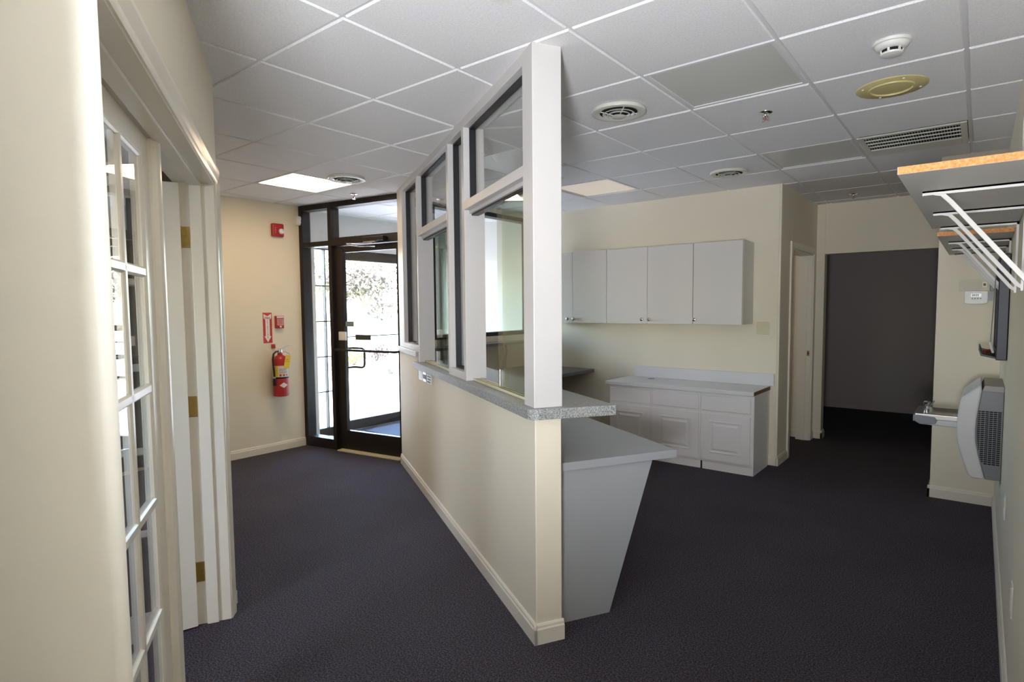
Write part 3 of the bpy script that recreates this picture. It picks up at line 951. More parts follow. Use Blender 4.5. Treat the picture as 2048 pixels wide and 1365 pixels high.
def base_cabinet(x0, x1, bays, label, toe):
    root = thing('base_cabinet', label, 'cabinet', ((x0 + x1) / 2, 5.35, 0), 'white base cabinets under the white countertop')
    MB().box(x0, x1, YF + 0.018, YK - 0.02, 0.075, 0.70).build('body', m_cabb, root)
    # face frame
    fr = MB()
    xs = sorted({x0, x1} | {b[1] for b in bays[:-1]})
    fr.box(x0, x1, YF + 0.0008, YF + 0.0172, 0.668, 0.6995).box(x0, x1, YF + 0.0008, YF + 0.0172, 0.0725, 0.100)
    for x in xs:
        a0, a1 = (x, x + 0.032) if x == x0 else ((x - 0.032, x) if x == x1 else (x - 0.02, x + 0.02))
        fr.box(a0, a1, YF, YF + 0.018, 0.0715, 0.7)
    fr.box(x0 + 0.001, x1 - 0.001, YF + 0.0008, YF + 0.0172, 0.505, 0.545)
    fr.build('face_frame', m_cabb, root)
    for b0, b1 in bays:
        a0, a1 = b0 + 0.012, b1 - 0.012
        MB().box(a0, a1, YF - 0.018, YF, 0.540, 0.672).build('drawer', m_cabb, root, bevel=0.005)
        d = MB().box(a0, a1, YF - 0.018, YF, 0.090, 0.514).build('door', m_cabb, root, bevel=0.005)
        # raised panel: recessed groove ring with a bevelled field
        px0, px1, pz0, pz1 = a0 + 0.070, a1 - 0.070, 0.160, 0.452
        g = MB()
        r0, r1, r2 = 0.0, 0.012, 0.030
        yy = YF - 0.0182
        ring = []
        for r, y in ((0.0, yy), (0.004, yy - 0.007), (0.012, yy - 0.007), (0.017, yy - 0.0005), (0.027, yy - 0.0005), (0.044, yy - 0.009)):
            ring.append([(px0 + r, y, pz0 + r), (px1 - r, y, pz0 + r), (px1 - r, y, pz1 - r), (px0 + r, y, pz1 - r)])
        vs = [p for q in ring for p in q]
        fs = []
        for i in range(len(ring) - 1):
            for k in range(4):
                fs.append((i * 4 + k, i * 4 + (k + 1) % 4, i * 4 + 4 + (k + 1) % 4, i * 4 + 4 + k))
        last = (len(ring) - 1) * 4
        fs.append((last, last + 1, last + 2, last + 3))
        g.add(vs, fs)
        g.build('raised_panel', m_cabb, d)
    MB().box(toe[0], toe[1], YF + 0.001, YF + 0.017, 0, 0.070).build('toe_kick', m_cabb, root)
    return root


base_cabinet(-2.905, -1.969, [(-2.905, -2.446), (-2.446, -1.969)], 'white two door base cabinet left of the gap in the toe kick', (-2.905, -1.966))
b2 = base_cabinet(-1.967, -1.512, [(-1.967, -1.512)], 'white single door base cabinet at the right end under the countertop', (-1.948, -1.512))
MB().box(-1.512, -1.497, YF, 5.52, 0, 0.70).build('side_panel', m_cabb, b2)
MB().box(-1.512, -1.502, 5.54, YK, 0, 0.70).build('filler_strip', m_cabb, b2)

root = thing('countertop', 'white laminate countertop with backsplash and raw brown right edge', 'countertop', (-2.2, 5.33, 0.70))
MB().ext(0, [(5.075, 0.703), (5.078, 0.732), (5.086, 0.738), (YK, 0.738), (YK, 0.70), (5.082, 0.70)], -2.938, -1.494, W).build('slab', m_ctop, root, bevel=0.001)
MB().box(-2.86, -1.462, YK - 0.022, YK - 0.001, 0.738, 0.850).build('backsplash', m_ctop, root, bevel=0.003)
MB().ext(0, [(5.080, 0.704), (5.082, 0.731), (5.090, 0.735), (YK - 0.03, 0.735), (YK - 0.03, 0.703)], -1.494, -1.4925).build('raw_edge', m_sub, root)
MB().lathe([(0.035, 0), (0.035, 0.0015), (0.03, 0.002)], Matrix.Translation((-2.62, 5.45, 0.738)), 20).build('cable_hole', m_fgry, root)

# ------------------------------------------------------------------ wall plates
def plate(name, label, cat, F, w, h, m, parts=()):
    """plate in a frame whose z axis is the wall normal; parts: (x0,x1,y0,y1,z1,material,name)"""
    root = thing(name, label, cat, F.translation)
    MB().box(-w / 2, w / 2, -h / 2, h / 2, 0, 0.006, F).build('plate', m, root, bevel=0.003)
    for x0, x1, y0, y1, z1, mm, nm in parts:
        MB().box(x0, x1, y0, y1, 0.004, z1, F).build(nm, mm, root, bevel=0.0008)
    return root


def wallF(p, normal):
    z = Vector(normal).normalized()
    y = Vector((0, 0, 1))
    x = y.cross(z)
    m = Matrix((x, y, z)).transposed().to_4x4()
    m.translation = Vector(p)
    return m


plate('light_switch', 'ivory double light switch on the wall right of the wall cabinets', 'light switch', wallF((-1.573, YK, 1.266), (0, -1, 0)), 0.116, 0.116, m_ivory,
      [(-0.028, -0.018, -0.012, 0.012, 0.009, m_ivory, 'slot'), (0.018, 0.028, -0.012, 0.012, 0.009, m_ivory, 'slot'),
       (-0.026, -0.020, -0.008, 0.004, 0.018, m_plastic, 'toggle'), (0.020, 0.026, -0.008, 0.004, 0.018, m_plastic, 'toggle')])
plate('light_switch', 'slim ivory plate on the back of the white end post', 'light switch', wallF(PT @ Vector((0.045, FD + 0.004, 1.145)), PT.to_3x3() @ Vector((0, 1, 0))), 0.07, 0.115, m_ivory,
      [(-0.005, 0.005, -0.012, 0.012, 0.012, m_plastic, 'toggle')])
for y, z, lab in ((3.525, 0.517, 'white outlet plate low on the right wall nearer the drinking fountain'), (2.64, 0.427, 'white outlet plate low on the right wall nearest the camera')):
    plate('outlet', lab, 'outlet', wallF((XR, y, z), (-1, 0, 0)), 0.072, 0.116, m_plastic,
          [(-0.016, 0.016, 0.008, 0.036, 0.008, m_ivory, 'receptacle'), (-0.016, 0.016, -0.036, -0.008, 0.008, m_ivory, 'receptacle')])
# three small plates under the far end of the bar counter
fn = PT.to_3x3() @ Vector((0, -1, 0))
plate('wall_plate', 'blank white plate under the far end of the bar counter', 'wall plate', wallF(PT @ Vector((2.305, 0, 0.943)), fn), 0.15, 0.074, m_plastic)
plate('outlet', 'grey metal outlet plate between two white plates under the bar counter', 'outlet', wallF(PT @ Vector((2.165, 0, 0.945)), fn), 0.115, 0.072, m_steel,
      [(-0.042, -0.010, -0.016, 0.016, 0.009, m_dark, 'receptacle'), (0.010, 0.042, -0.016, 0.016, 0.009, m_dark, 'receptacle')])
plate('wall_plate', 'white plate with three dark slots under the bar counter', 'wall plate', wallF(PT @ Vector((2.01, 0, 0.944)), fn), 0.155, 0.074, m_plastic,
      [(-0.05, 0.05, 0.014, 0.022, 0.0075, m_blkink, 'slot'), (-0.045, 0.05, -0.006, 0.003, 0.0075, m_blkink, 'slot'), (-0.05, 0.045, -0.026, -0.017, 0.0075, m_blkink, 'slot')])

# thermostat wall
FT = wallF((-0.028, 5.38, 1.521), (0, -1, 0))
root = thing('thermostat', 'white digital thermostat on the end wall', 'thermostat', FT.translation)
MB().ext(2, [(-0.069, 0.050), (-0.069, -0.040), (-0.05, -0.047), (0, -0.050), (0.05, -0.047), (0.069, -0.040), (0.069, 0.050)], 0, 0.028, FT).build('housing', m_plastic, root, bevel=0.005)
MB().box(-0.030, 0.030, 0.006, 0.030, 0.028, 0.0295, FT).build('display', mat('lcd', (0.16, 0.20, 0.21), 0.2), root)
dg = MB()
for k, x in enumerate((-0.022, -0.012, -0.002, 0.008)):
    dg.box(x, x + 0.006, 0.010, 0.026, 0.0292, 0.0299, FT)
dg.build('display_segments', m_fgry, root)
for k in range(4):
    MB().box(-0.026 + k * 0.016, -0.018 + k * 0.016, -0.010, -0.004, 0.028, 0.031, FT).build('button', m_blkink, root)
FP = wallF((-0.067, 5.38, 1.611), (0, -1, 0))
o = MB().box(-0.064, 0.064, -0.044, 0.042, 0.0005, 0.002, FP).build('paper_note', mat('aged_paper', (0.70, 0.65, 0.53), 0.8), loc=FP.translation)
tag(o, 'creased paper note taped behind the thermostat', 'note')
FQ = wallF((0.019, 5.38, 1.614), (0, -1, 0))
plate('wall_sensor', 'small square beige sensor right of the paper note', 'sensor', FQ, 0.036, 0.048, m_ivory, [(-0.008, 0.006, -0.008, 0.008, 0.012, m_dark, 'button')])
FQ = wallF((0.061, 5.38, 1.609), (0, -1, 0))
root = thing('remote_holder', 'dark slim remote in a holder beside the beige sensor', 'remote', FQ.translation)
MB().box(-0.014, 0.014, -0.045, 0.045, 0, 0.018, FQ).build('body', m_fgry, root, bevel=0.004)
MB().box(-0.010, 0.010, 0.005, 0.034, 0.018, 0.020, FQ).build('screen', m_black, root)
MB().box(-0.012, 0.012, -0.045, -0.010, 0.018, 0.024, FQ).build('holder', m_fgry, root, bevel=0.003)
FQ = wallF((0.060, 5.38, 1.527), (0, -1, 0))
o = MB().box(-0.018, 0.016, -0.030, 0.034, 0.0005, 0.002, FQ).build('paper_note', mat('blue_white_note', (0.52, 0.54, 0.58), 0.8), loc=FQ.translation)
tag(o, 'small pale blue note under the dark remote', 'note')

# ------------------------------------------------------------------ shelves on the right wall
def wall_shelf(y0, y1, label, ybr):
    z = 1.838
    root = thing('wall_shelf', label, 'shelf', (XR - 0.15, (y0 + y1) / 2, z), 'white shelves on the right wall')
    MB().box(-0.196, XR - 0.002, y0 + 0.0015, y1, z, z + 0.021).build('board', m_shelf, root)
    MB().box(-0.1945, XR - 0.002, y0, y0 + 0.0015, z + 0.0005, z + 0.0205).build('raw_edge', m_chip, root)
    for yb in ybr:
        b = MB().box(-0.160, XR - 0.002, yb - 0.008, yb + 0.008, z - 0.006, z - 0.0005)
        b.box(-0.160, XR - 0.002, yb - 0.008, yb - 0.006, z - 0.014, z - 0.0005)
        b = b.build('bracket', m_brk, root)
        MB().tube([(-0.128, yb + 0.001, z - 0.008), (-0.108, yb + 0.001, z - 0.014), (-0.085, yb + 0.001, z - 0.040), (XR - 0.020, yb + 0.001, z - 0.292), (XR - 0.006, yb + 0.001, z - 0.302)], 0.0095, 4).build('strut', m_brk, b)
        MB().box(XR - 0.010, XR - 0.002, yb - 0.008, yb + 0.008, z - 0.315, z - 0.0005).build('wall_leg', m_brk, b)
        MB().box(-0.150, -0.118, yb - 0.010, yb + 0.010, z - 0.010, z - 0.006).build('clip', m_brk, b)
    return root


wall_shelf(1.955, 3.448, 'white wall shelf with a raw orange chipboard end, nearest the camera', (2.305, 2.846, 3.395))
wall_shelf(3.855, 5.375, 'white wall shelf with a raw orange chipboard end, farther along beside the end wall', (4.24, 4.75, 5.28))
o = MB().box(XR - 0.012, XR - 0.0005, 3.185, 3.205, 1.862, CEIL).build('wire_raceway', m_brk, loc=(XR - 0.006, 3.195, 1.862), bevel=0.002)
tag(o, 'thin white wire raceway running from the shelf up to the ceiling', 'raceway')

# dark framed board with a tray, seen edge-on
root = thing('wall_board', 'dark framed board seen edge-on on the right wall above the drinking fountain', 'board', (XR - 0.02, 4.5, 1.46))
MB().box(XR - 0.050, XR - 0.002, 4.10, 4.135, 1.165, 1.745).build('frame_side', m_cork, root, bevel=0.004)
MB().box(XR - 0.050, XR - 0.002, 4.86, 4.895, 1.165, 1.745).build('frame_side', m_cork, root, bevel=0.004)
MB().box(XR - 0.050, XR - 0.002, 4.135, 4.86, 1.710, 1.745).build('frame_rail', m_cork, root, bevel=0.004)
MB().box(XR - 0.050, XR - 0.002, 4.135, 4.86, 1.165, 1.200).build('frame_rail', m_cork, root, bevel=0.004)
MB().box(XR - 0.022, XR - 0.002, 4.135, 4.86, 1.200, 1.710).build('board_panel', m_fgry, root)
MB().ext(1, [(XR - 0.05, 1.166), (XR - 0.115, 1.180), (XR - 0.125, 1.215), (XR - 0.119, 1.217), (XR - 0.110, 1.190), (XR - 0.05, 1.176)], 4.20, 4.80).build('tray', m_cork, root)
root = thing('marker_string', 'marker hanging on a dark string beside the framed board', 'marker', (XR - 0.065, 4.22, 1.22))
MB().tube([(XR - 0.050, 4.16, 1.70), (XR - 0.062, 4.16, 1.66), (XR - 0.068, 4.17, 1.45), (XR - 0.074, 4.18, 1.255)], 0.0022, 6).build('string', m_fgry, root)
MB().tube([(XR - 0.076, 4.18, 1.262), (XR - 0.070, 4.19, 1.235), (XR - 0.060, 4.20, 1.20)], [0.005, 0.008, 0.006], 10).build('marker_body', m_plastic, root, smooth=True)
o = MB().tube([(XR - 0.100, 4.30, 1.200), (XR - 0.075, 4.33, 1.200), (XR - 0.060, 4.42, 1.200)], [0.010, 0.012, 0.010], 10).build('red_marker', mat('dull_red_plastic', (0.22, 0.03, 0.02), 0.5), loc=(XR - 0.075, 4.35, 1.19), smooth=True)
tag(o, 'dull red marker lying in the tray of the framed board', 'marker')

# ------------------------------------------------------------------ drinking fountain
root = thing('drinking_fountain', 'grey and white wall mounted drinking fountain with a steel basin', 'drinking fountain', (0.0, 4.48, 0.42))
k = 0.955
fy0, fy1 = 4.25, 4.72


def fz(p):
    return (p[0] * k, 1.475 + (p[1] - 1.475) * k)


cov = [(0.020, 0.991), (-0.030, 0.945), (-0.070, 0.903), (-0.082, 0.855), (-0.088, 0.811), (-0.091, 0.740), (-0.091, 0.680), (-0.088, 0.635), (-0.074, 0.582), (-0.052, 0.503), (-0.030, 0.430), (-0.010, 0.411), (0.055, 0.409), (0.040, 0.470), (0.016, 0.568), (0.004, 0.640), (0.001, 0.712), (0.003, 0.770), (0.008, 0.821), (0.024, 0.951)]
MB().ext(1, [fz(p) for p in cov], fy0 - 0.008, fy1 + 0.008).build('cover', m_fcov, root, bevel=0.010, seg=3, smooth=True)
bod = [(0.024, 0.951), (0.036, 0.984), (0.129, 0.981), (0.129, 0.412), (0.056, 0.412), (0.040, 0.470), (0.016, 0.568), (0.004, 0.640), (0.001, 0.712), (0.003, 0.770), (0.008, 0.821)]
MB().ext(1, [fz(p) for p in bod], fy0, fy1).build('body', m_fgry, root, bevel=0.004)
MB().ext(1, [fz(p) for p in ((0.036, 0.985), (0.1295, 0.983), (0.1295, 0.945), (0.024, 0.948))], fy0 - 0.003, fy1).build('top_cap', mat('fountain_cap', (0.27, 0.25, 0.23), 0.35), root, bevel=0.003)
gs = MB()
for r in range(27):
    z = 0.505 + r * 0.0122
    xl = {0: 0.034}.get(r, 0.004 + 0.030 * abs((z - 0.70) / 0.2) ** 2 * (1.0 if z < 0.70 else 0.35))
    x = 0.129 - 0.006
    cols = [(0.006 + c0, 0.006 + c0 + 0.0165) for c0 in (0, 0.0195, 0.039, 0.0585, 0.078, 0.0975)]
    for c0, c1 in cols:
        c0 = max(c0, xl + 0.004)
        if c1 - c0 > 0.004:
            p0, p1 = fz((c0, z)), fz((c1, z + 0.0072))
            gs.box(p0[0], p1[0], fy0 - 0.0015, fy0 + 0.002, p0[1], p1[1])
gso = gs.build('grille_slots', m_void, root)
gso['kind'] = 'stuff'
# basin arm
ka = 0.965


def az(p):
    return (p[0] * ka, 1.475 + (p[1] - 1.475) * ka)


ay0, ay1 = 4.355, 4.665
arm = [(-0.316, 0.738), (-0.312, 0.760), (-0.300, 0.773), (-0.05, 0.780), (-0.02, 0.776), (-0.012, 0.742), (-0.022, 0.702), (-0.093, 0.697), (-0.285, 0.702), (-0.308, 0.715)]
low = [(-0.316, 0.738), (-0.012, 0.742), (-0.022, 0.702), (-0.093, 0.697), (-0.285, 0.702), (-0.308, 0.715)]
upp = [(-0.316, 0.738), (-0.312, 0.760), (-0.300, 0.773), (-0.05, 0.778), (-0.045, 0.742)]
MB().ext(1, [az(p) for p in low], ay0, ay1).build('basin_shroud', m_fcov, root, bevel=0.008, seg=3, smooth=True)
# steel top as a rim with a sunken bowl
bx0, bx1, bz = -0.300 * ka, -0.05 * ka, az((0, 0.776))[1]
zl = az((0, 0.742))[1]
rim = MB()
o0 = [(bx0 - 0.014, ay0 - 0.003), (bx1, ay0 - 0.003), (bx1, ay1 + 0.003), (bx0 - 0.014, ay1 + 0.003)]
o1 = [(bx0 - 0.008, ay0 + 0.004), (bx1, ay0 + 0.004), (bx1, ay1 - 0.004), (bx0 - 0.008, ay1 - 0.004)]
i0 = [(bx0 + 0.055, ay0 + 0.03), (bx1 - 0.02, ay0 + 0.03), (bx1 - 0.02, ay1 - 0.03), (bx0 + 0.055, ay1 - 0.03)]
i1 = [(bx0 + 0.08, ay0 + 0.06), (bx1 - 0.04, ay0 + 0.06), (bx1 - 0.04, ay1 - 0.06), (bx0 + 0.08, ay1 - 0.06)]
vs = [(x, y, zl) for x, y in o0] + [(x, y, bz - 0.006) for x, y in o0] + [(x, y, bz) for x, y in o1] + [(x, y, bz) for x, y in i0] + [(x, y, bz - 0.022) for x, y in i1]
fs = []
for b0 in (0, 4, 8, 12):
    fs += [(b0 + q, b0 + (q + 1) % 4, b0 + 4 + (q + 1) % 4, b0 + 4 + q) for q in range(4)]
fs.append((16, 17, 18, 19))
rim.add(vs, fs)
rim.build('basin', m_steel, root, bevel=0.004)
pad = [az(p) for p in ((-0.3175, 0.741), (-0.306, 0.763), (-0.205, 0.756), (-0.193, 0.733), (-0.202, 0.711), (-0.288, 0.706), (-0.309, 0.718))]
MB().ext(1, pad, ay0 - 0.010, ay0 + 0.003).build('push_pad', m_fpad, root, bevel=0.004, smooth=True)
MB().box(az((-0.3240, 0))[0], az((-0.312, 0))[0], ay0 + 0.02, ay1 - 0.02, az((0, 0.715))[1], az((0, 0.757))[1]).build('push_pad', m_fpad, root, bevel=0.004)
fb = Matrix.Translation((-0.245, 4.43, bz - 0.002))
MB().lathe([(0.016, 0), (0.017, 0.014), (0.010, 0.02), (0.009, 0.034), (0.014, 0.040), (0.018, 0.05), (0.020, 0.062), (0.012, 0.07)], fb, 16).build('bubbler', m_chrome, root, smooth=True)
MB().ext(1, [(-0.232, bz + 0.040), (-0.222, bz + 0.038), (-0.203, bz + 0.070), (-0.208, bz + 0.073)], 4.415, 4.445).build('spout_guard', m_chrome, root, bevel=0.002)

# ------------------------------------------------------------------ fire safety wall (lobby back wall, faces +x)
def FX(y, z):
    return wallF((XB, y, z), (1, 0, 0))


f = FX(3.204, 2.287)
root = thing('fire_alarm_strobe', 'red fire alarm horn strobe high on the lobby back wall', 'fire alarm', f.translation)
MB().box(-0.062, 0.062, -0.066, 0.066, 0, 0.045, f).build('housing', m_red, root, bevel=0.012, seg=3)
f2 = f @ Matrix.Translation((0.030, -0.012, 0.045))
MB().lathe([(0.030, -0.004), (0.028, 0.006), (0.020, 0.016), (0.008, 0.020)], f2, 20).build('strobe_lens', mat('strobe_lens', (0.75, 0.74, 0.72), 0.15), root, smooth=True)
MB().box(-0.012, 0.012, -0.003, 0.003, 0.0, 0.022, f2).build('strobe_tube', m_chrome, root)
for kk in range(4):
    MB().box(-0.036, -0.030, 0.016 - kk * 0.016, 0.022 - kk * 0.016, 0.045, 0.0462, f).build('letter_mark', m_white, root)

f = FX(3.447, 2.408)
root = thing('motion_sensor', 'small white motion sensor box beside the entrance frame', 'sensor', f.translation)
MB().ext(0, [(-0.047, 0), (0.047, 0), (0.047, 0.036), (0.020, 0.044), (-0.047, 0.030)], -0.034, 0.030, f).build('housing', m_plastic, root, bevel=0.004)
MB().box(-0.018, 0.016, -0.030, 0.010, 0.030, 0.041, f).build('sensor_lens', m_plastic, root, bevel=0.004)

f = FX(3.073, 1.2865)
root = thing('fire_extinguisher_sign', 'red and white arrow sign reading FIRE EXTINGUISHER above the extinguisher', 'sign', f.translation)
MB().box(-0.047, 0.047, -0.155, 0.155, 0, 0.0025, f).build('panel', m_redp, root)
ar = [(0, -0.147), (0.037, -0.085), (0.022, -0.085), (0.022, 0.082), (0.040, 0.10), (0.040, 0.143), (0, 0.118), (-0.040, 0.143), (-0.040, 0.10), (-0.022, 0.082), (-0.022, -0.085), (-0.037, -0.085)]
MB().ext(2, ar, 0.0025, 0.0032, f).build('arrow', m_white, root)


def letters(txt, f, x, y, size, m, parent, nm='lettering', zoff=0.0034):
    cu = bpy.data.curves.new(nm, 'FONT')
    cu.body = txt
    cu.size = size
    cu.align_x = 'CENTER'
    cu.align_y = 'CENTER'
    cu.extrude = 0.0002
    cu.offset = size * 0.02
    cu.resolution_u = 3
    cu.materials.append(m)
    tmp = bpy.data.objects.new('tmp_text', cu)
    COL.objects.link(tmp)
    me = bpy.data.meshes.new_from_object(tmp.evaluated_get(bpy.context.evaluated_depsgraph_get()))
    bpy.data.objects.remove(tmp, do_unlink=True)
    bpy.data.curves.remove(cu)
    o = bpy.data.objects.new(nm, me)
    if not me.materials:
        me.materials.append(m)
    COL.objects.link(o)
    o.parent = parent
    mm = f @ Matrix.Translation((x, y, zoff))
    mm.translation = mm.translation - ORG[parent.name]
    o.matrix_local = mm
    return o


letters('FIRE', f, 0, 0.099, 0.032, m_ink, root)
for kk, ch in enumerate('EXTINGUISHER'):
    letters(ch, f, 0, 0.074 - kk * 0.0158, 0.0175, m_ink, root)

f = FX(3.191, 1.343)
root = thing('alarm_pull_box', 'small red box with white printed face beside the arrow sign', 'alarm box', f.translation)
MB().box(-0.042, 0.042, -0.064, 0.064, 0, 0.040, f).build('housing', m_red, root, bevel=0.005)
MB().box(-0.034, 0.036, -0.034, 0.036, 0.040, 0.0412, f).build('face_print', mat('faded_pink_print', (0.55, 0.30, 0.28), 0.5), root)
MB().box(-0.036, 0.036, 0.044, 0.060, 0.040, 0.0415, f).build('top_band', m_white, root)
for kk in range(4):
    MB().box(-0.026, 0.026 - 0.006 * (kk % 2), 0.022 - kk * 0.014, 0.027 - kk * 0.014, 0.0412, 0.0418, f).build('print_line', m_redp, root)
MB().lathe([(0.010, 0), (0.010, 0.008), (0.006, 0.010)], f @ Matrix.Translation((0.0, -0.048, 0.040)), 12).build('lock', m_white, root)

ex, ey = XB + 0.085, 3.15
root = thing('fire_extinguisher', 'red fire extinguisher with yellow tag hung on the lobby back wall', 'fire extinguisher', (ex, ey, 0.583))
E0 = Matrix.Translation((ex, ey, 0.583))
MB().lathe([(0.060, 0), (0.072, 0.004), (0.073, 0.02), (0.073, 0.355), (0.069, 0.385), (0.055, 0.408), (0.034, 0.42), (0.026, 0.425), (0.024, 0.45)], E0, 32).build('cylinder', m_red, root, smooth=True)
MB().lathe([(0.0742, 0.200), (0.0742, 0.318)], E0, 32, caps=False).build('label_band', mat('label_paper', (0.66, 0.62, 0.54), 0.5), root, smooth=True)


def cyl_patch(a0, a1, z0, z1, r=0.0748, n=6):
    q = MB()
    vs = []
    for i in range(n + 1):
        a = R(a0 + (a1 - a0) * i / n)
        vs += [(r * math.cos(a), r * math.sin(a), z0), (r * math.cos(a), r * math.sin(a), z1)]
    return q.add(vs, [(2 * i, 2 * i + 2, 2 * i + 3, 2 * i + 1) for i in range(n)], E0)


cyl_patch(-75, -48, 0.205, 0.315).build('label_panel', m_yel, root, smooth=True)
for a0 in (-38, -12, 14):
    cyl_patch(a0, a0 + 15, 0.210, 0.232).build('label_icon', m_redp, root, smooth=True)
for z in (0.245, 0.256, 0.270, 0.283):
    cyl_patch(-38, 30, z, z + 0.004).build('label_line', m_fgry, root, smooth=True)
MB().lathe([(0.0750, 0.186), (0.0755, 0.188), (0.0755, 0.200), (0.0750, 0.202)], E0, 32, caps=False).build('strap', m_black, root, smooth=True)
dm = MB()
vs = []
for i in range(13):
    a = -40 + 64 * i / 12
    hh = 0.028 * (1 - abs(i - 6) / 6) + 0.0002
    for z in (0.118 - hh, 0.118 + hh):
        vs.append((0.0746 * math.cos(R(a)), 0.0746 * math.sin(R(a)), z))
dm.add(vs, [(2 * i, 2 * i + 2, 2 * i + 3, 2 * i + 1) for i in range(12)], E0)
dm.build('diamond_label', m_white, root)
MB().lathe([(0.024, 0.448), (0.026, 0.455), (0.022, 0.485), (0.016, 0.49)], E0, 16).build('valve', m_chrome, root, smooth=True)
MB().tube([(0, -0.02, 0.470), (0.0, 0.02, 0.485), (0.01, 0.075, 0.515), (0.01, 0.10, 0.520)], [0.008, 0.009, 0.007, 0.006], 8, E0).build('lever', m_alu, root, smooth=True)
MB().tube([(0, 0.0, 0.455), (0.005, 0.06, 0.455), (0.01, 0.105, 0.425)], [0.007, 0.006, 0.005], 8, E0).build('carry_handle', m_alu, root, smooth=True)
MB().tube([(0.0, -0.02, 0.462), (0.02, -0.055, 0.462), (0.03, -0.085, 0.440), (0.03, -0.095, 0.39), (0.03, -0.092, 0.32), (0.025, -0.083, 0.25), (0.02, -0.080, 0.205)], 0.010, 10, E0).build('hose', m_black, root, smooth=True)
MB().tube([(0.02, -0.080, 0.200), (0.02, -0.078, 0.115)], [0.013, 0.016], 12, E0).build('nozzle', m_black, root, smooth=True)
MB().lathe([(0.014, -0.006), (0.014, 0.012)], E0 @ Matrix.Translation((0.02, -0.080, 0.196)), 12).build('hose_clip', m_steel, root)
tg = E0 @ Matrix.Translation((0.080, 0.030, 0.355)) @ Matrix.Rotation(R(-12), 4, 'X')
MB().box(0, 0.0012, -0.028, 0.030, -0.065, 0.070, tg).build('inspection_tag', m_yel, root)
MB().box(0.0012, 0.0016, -0.018, 0.010, 0.020, 0.026, tg).build('tag_line', m_fgry, root)
MB().box(0.0012, 0.0016, -0.018, 0.018, 0.0, 0.004, tg).build('tag_line', m_fgry, root)
MB().box(XB + 0.001, XB + 0.02, ey - 0.045, ey - 0.010, 1.075, 1.118).build('hanger', m_red, root, bevel=0.002)

# ------------------------------------------------------------------ ceiling fixtures
def troffer(i, j, lens, label):
    c = cell(i, j)
    root = thing('ceiling_light', label, 'ceiling light', c + Vector((0, 0, 0.02)), 'square recessed ceiling lights')
    q = 0.2955
    fr = MB()
    wd = 0.020
    for x0, x1, y0, y1 in ((-q, -q + wd, -q, q), (q - wd, q, -q, q), (-q + wd, q - wd, -q, -q + wd), (-q + wd, q - wd, q - wd, q)):
        fr.box(c.x + x0, c.x + x1, c.y + y0, c.y + y1, CEIL + 0.001, CEIL + 0.03)
    fr.build('frame', m_grid, root, bevel=0.002)
    MB().box(c.x - q + wd, c.x + q - wd, c.y - q + wd, c.y + q - wd, CEIL + 0.006, CEIL + 0.012).build('lens', lens, root)
    return root


troffer(-5, 2, m_lit, 'brightly lit square ceiling light in the lobby near the entrance')
troffer(-2, 5, m_dim, 'faintly glowing square ceiling light above the wall cabinets')
troffer(-2, 3, m_lens, 'unlit square ceiling light seen through the nearest glass pane')
troffer(1, 2, m_lens, 'large unlit grey square ceiling light nearest the camera')
troffer(1, 5, m_lens, 'unlit grey square ceiling light left of the return air grille')
for n_, (x, y) in enumerate(((-0.34, -2.6), (-0.34, -4.4))):  # fill panels added out of view to brighten the rooms, no known fixtures
    r_ = thing('ceiling_light', ('added unseen fill panel behind the camera', 'added unseen fill panel farther behind the camera')[n_], 'ceiling light', (x, y, 2.585))
    MB().box(x - 0.30, x + 0.30, y - 0.30, y + 0.30, 2.580, 2.598).build('frame', m_grid, r_)
    MB().box(x - 0.28, x + 0.28, y - 0.28, y + 0.28, 2.574, 2.580).build('lens', m_fill, r_)
r_ = thing('ceiling_light', 'lit square ceiling light inside the side room', 'ceiling light', (-2.6, 6.3, 2.585))
MB().box(-2.9, -2.3, 6.0, 6.6, 2.580, 2.598).build('frame', m_grid, r_)
MB().box(-2.88, -2.32, 6.02, 6.58, 2.574, 2.580).build('lens', emit_mat('side_room_lens', (1, .85, .6), 0.8), r_)


def diffuser(x, y, r, label):
    root = thing('air_diffuser', label, 'air vent', (x, y, CEIL - 0.01), 'round ceiling air diffusers')
    s = r / 0.155
    F = Matrix.Translation((x, y, CEIL - 0.014)) @ Matrix.Diagonal((s, s, s, 1))
    MB().lathe([(0.152, 0.0135), (0.155, 0.0), (0.153, -0.005), (0.143, -0.008), (0.128, -0.008), (0.115, -0.005), (0.107, -0.001), (0.109, 0.001)], F, 40, caps=False).build('outer_ring', m_vent, root, smooth=True)
    MB().lathe([(0.108, -0.0005), (0.108, 0.0130), (0.001, 0.0130)], F, 40, caps=False).build('throat', m_void, root)
    MB().lathe([(0.090, -0.012), (0.084, -0.010), (0.077, 0.0), (0.080, 0.0), (0.092, -0.010), (0.090, -0.012)], F, 40, caps=False).build('cone_ring', m_vent, root, smooth=True)
    MB().lathe([(0.067, -0.018), (0.061, -0.016), (0.055, -0.006), (0.058, -0.006), (0.069, -0.016), (0.067, -0.018)], F, 40, caps=False).build('cone_ring', m_vent, root, smooth=True)
    MB().lathe([(0.004, -0.028), (0.036, -0.027), (0.044, -0.023), (0.036, -0.018), (0.020, -0.014)], F, 32).build('centre_cone', m_vent, root, smooth=True)
    for kk in range(4):
        f = F @ Matrix.Rotation(R(45 + 90 * kk), 4, 'Z')
        MB().ext(1, [(0.030, -0.020), (0.108, -0.002), (0.108, 0.003), (0.030, -0.015)], -0.0025, 0.0025, f).build('spoke', m_vent, root)
    return root


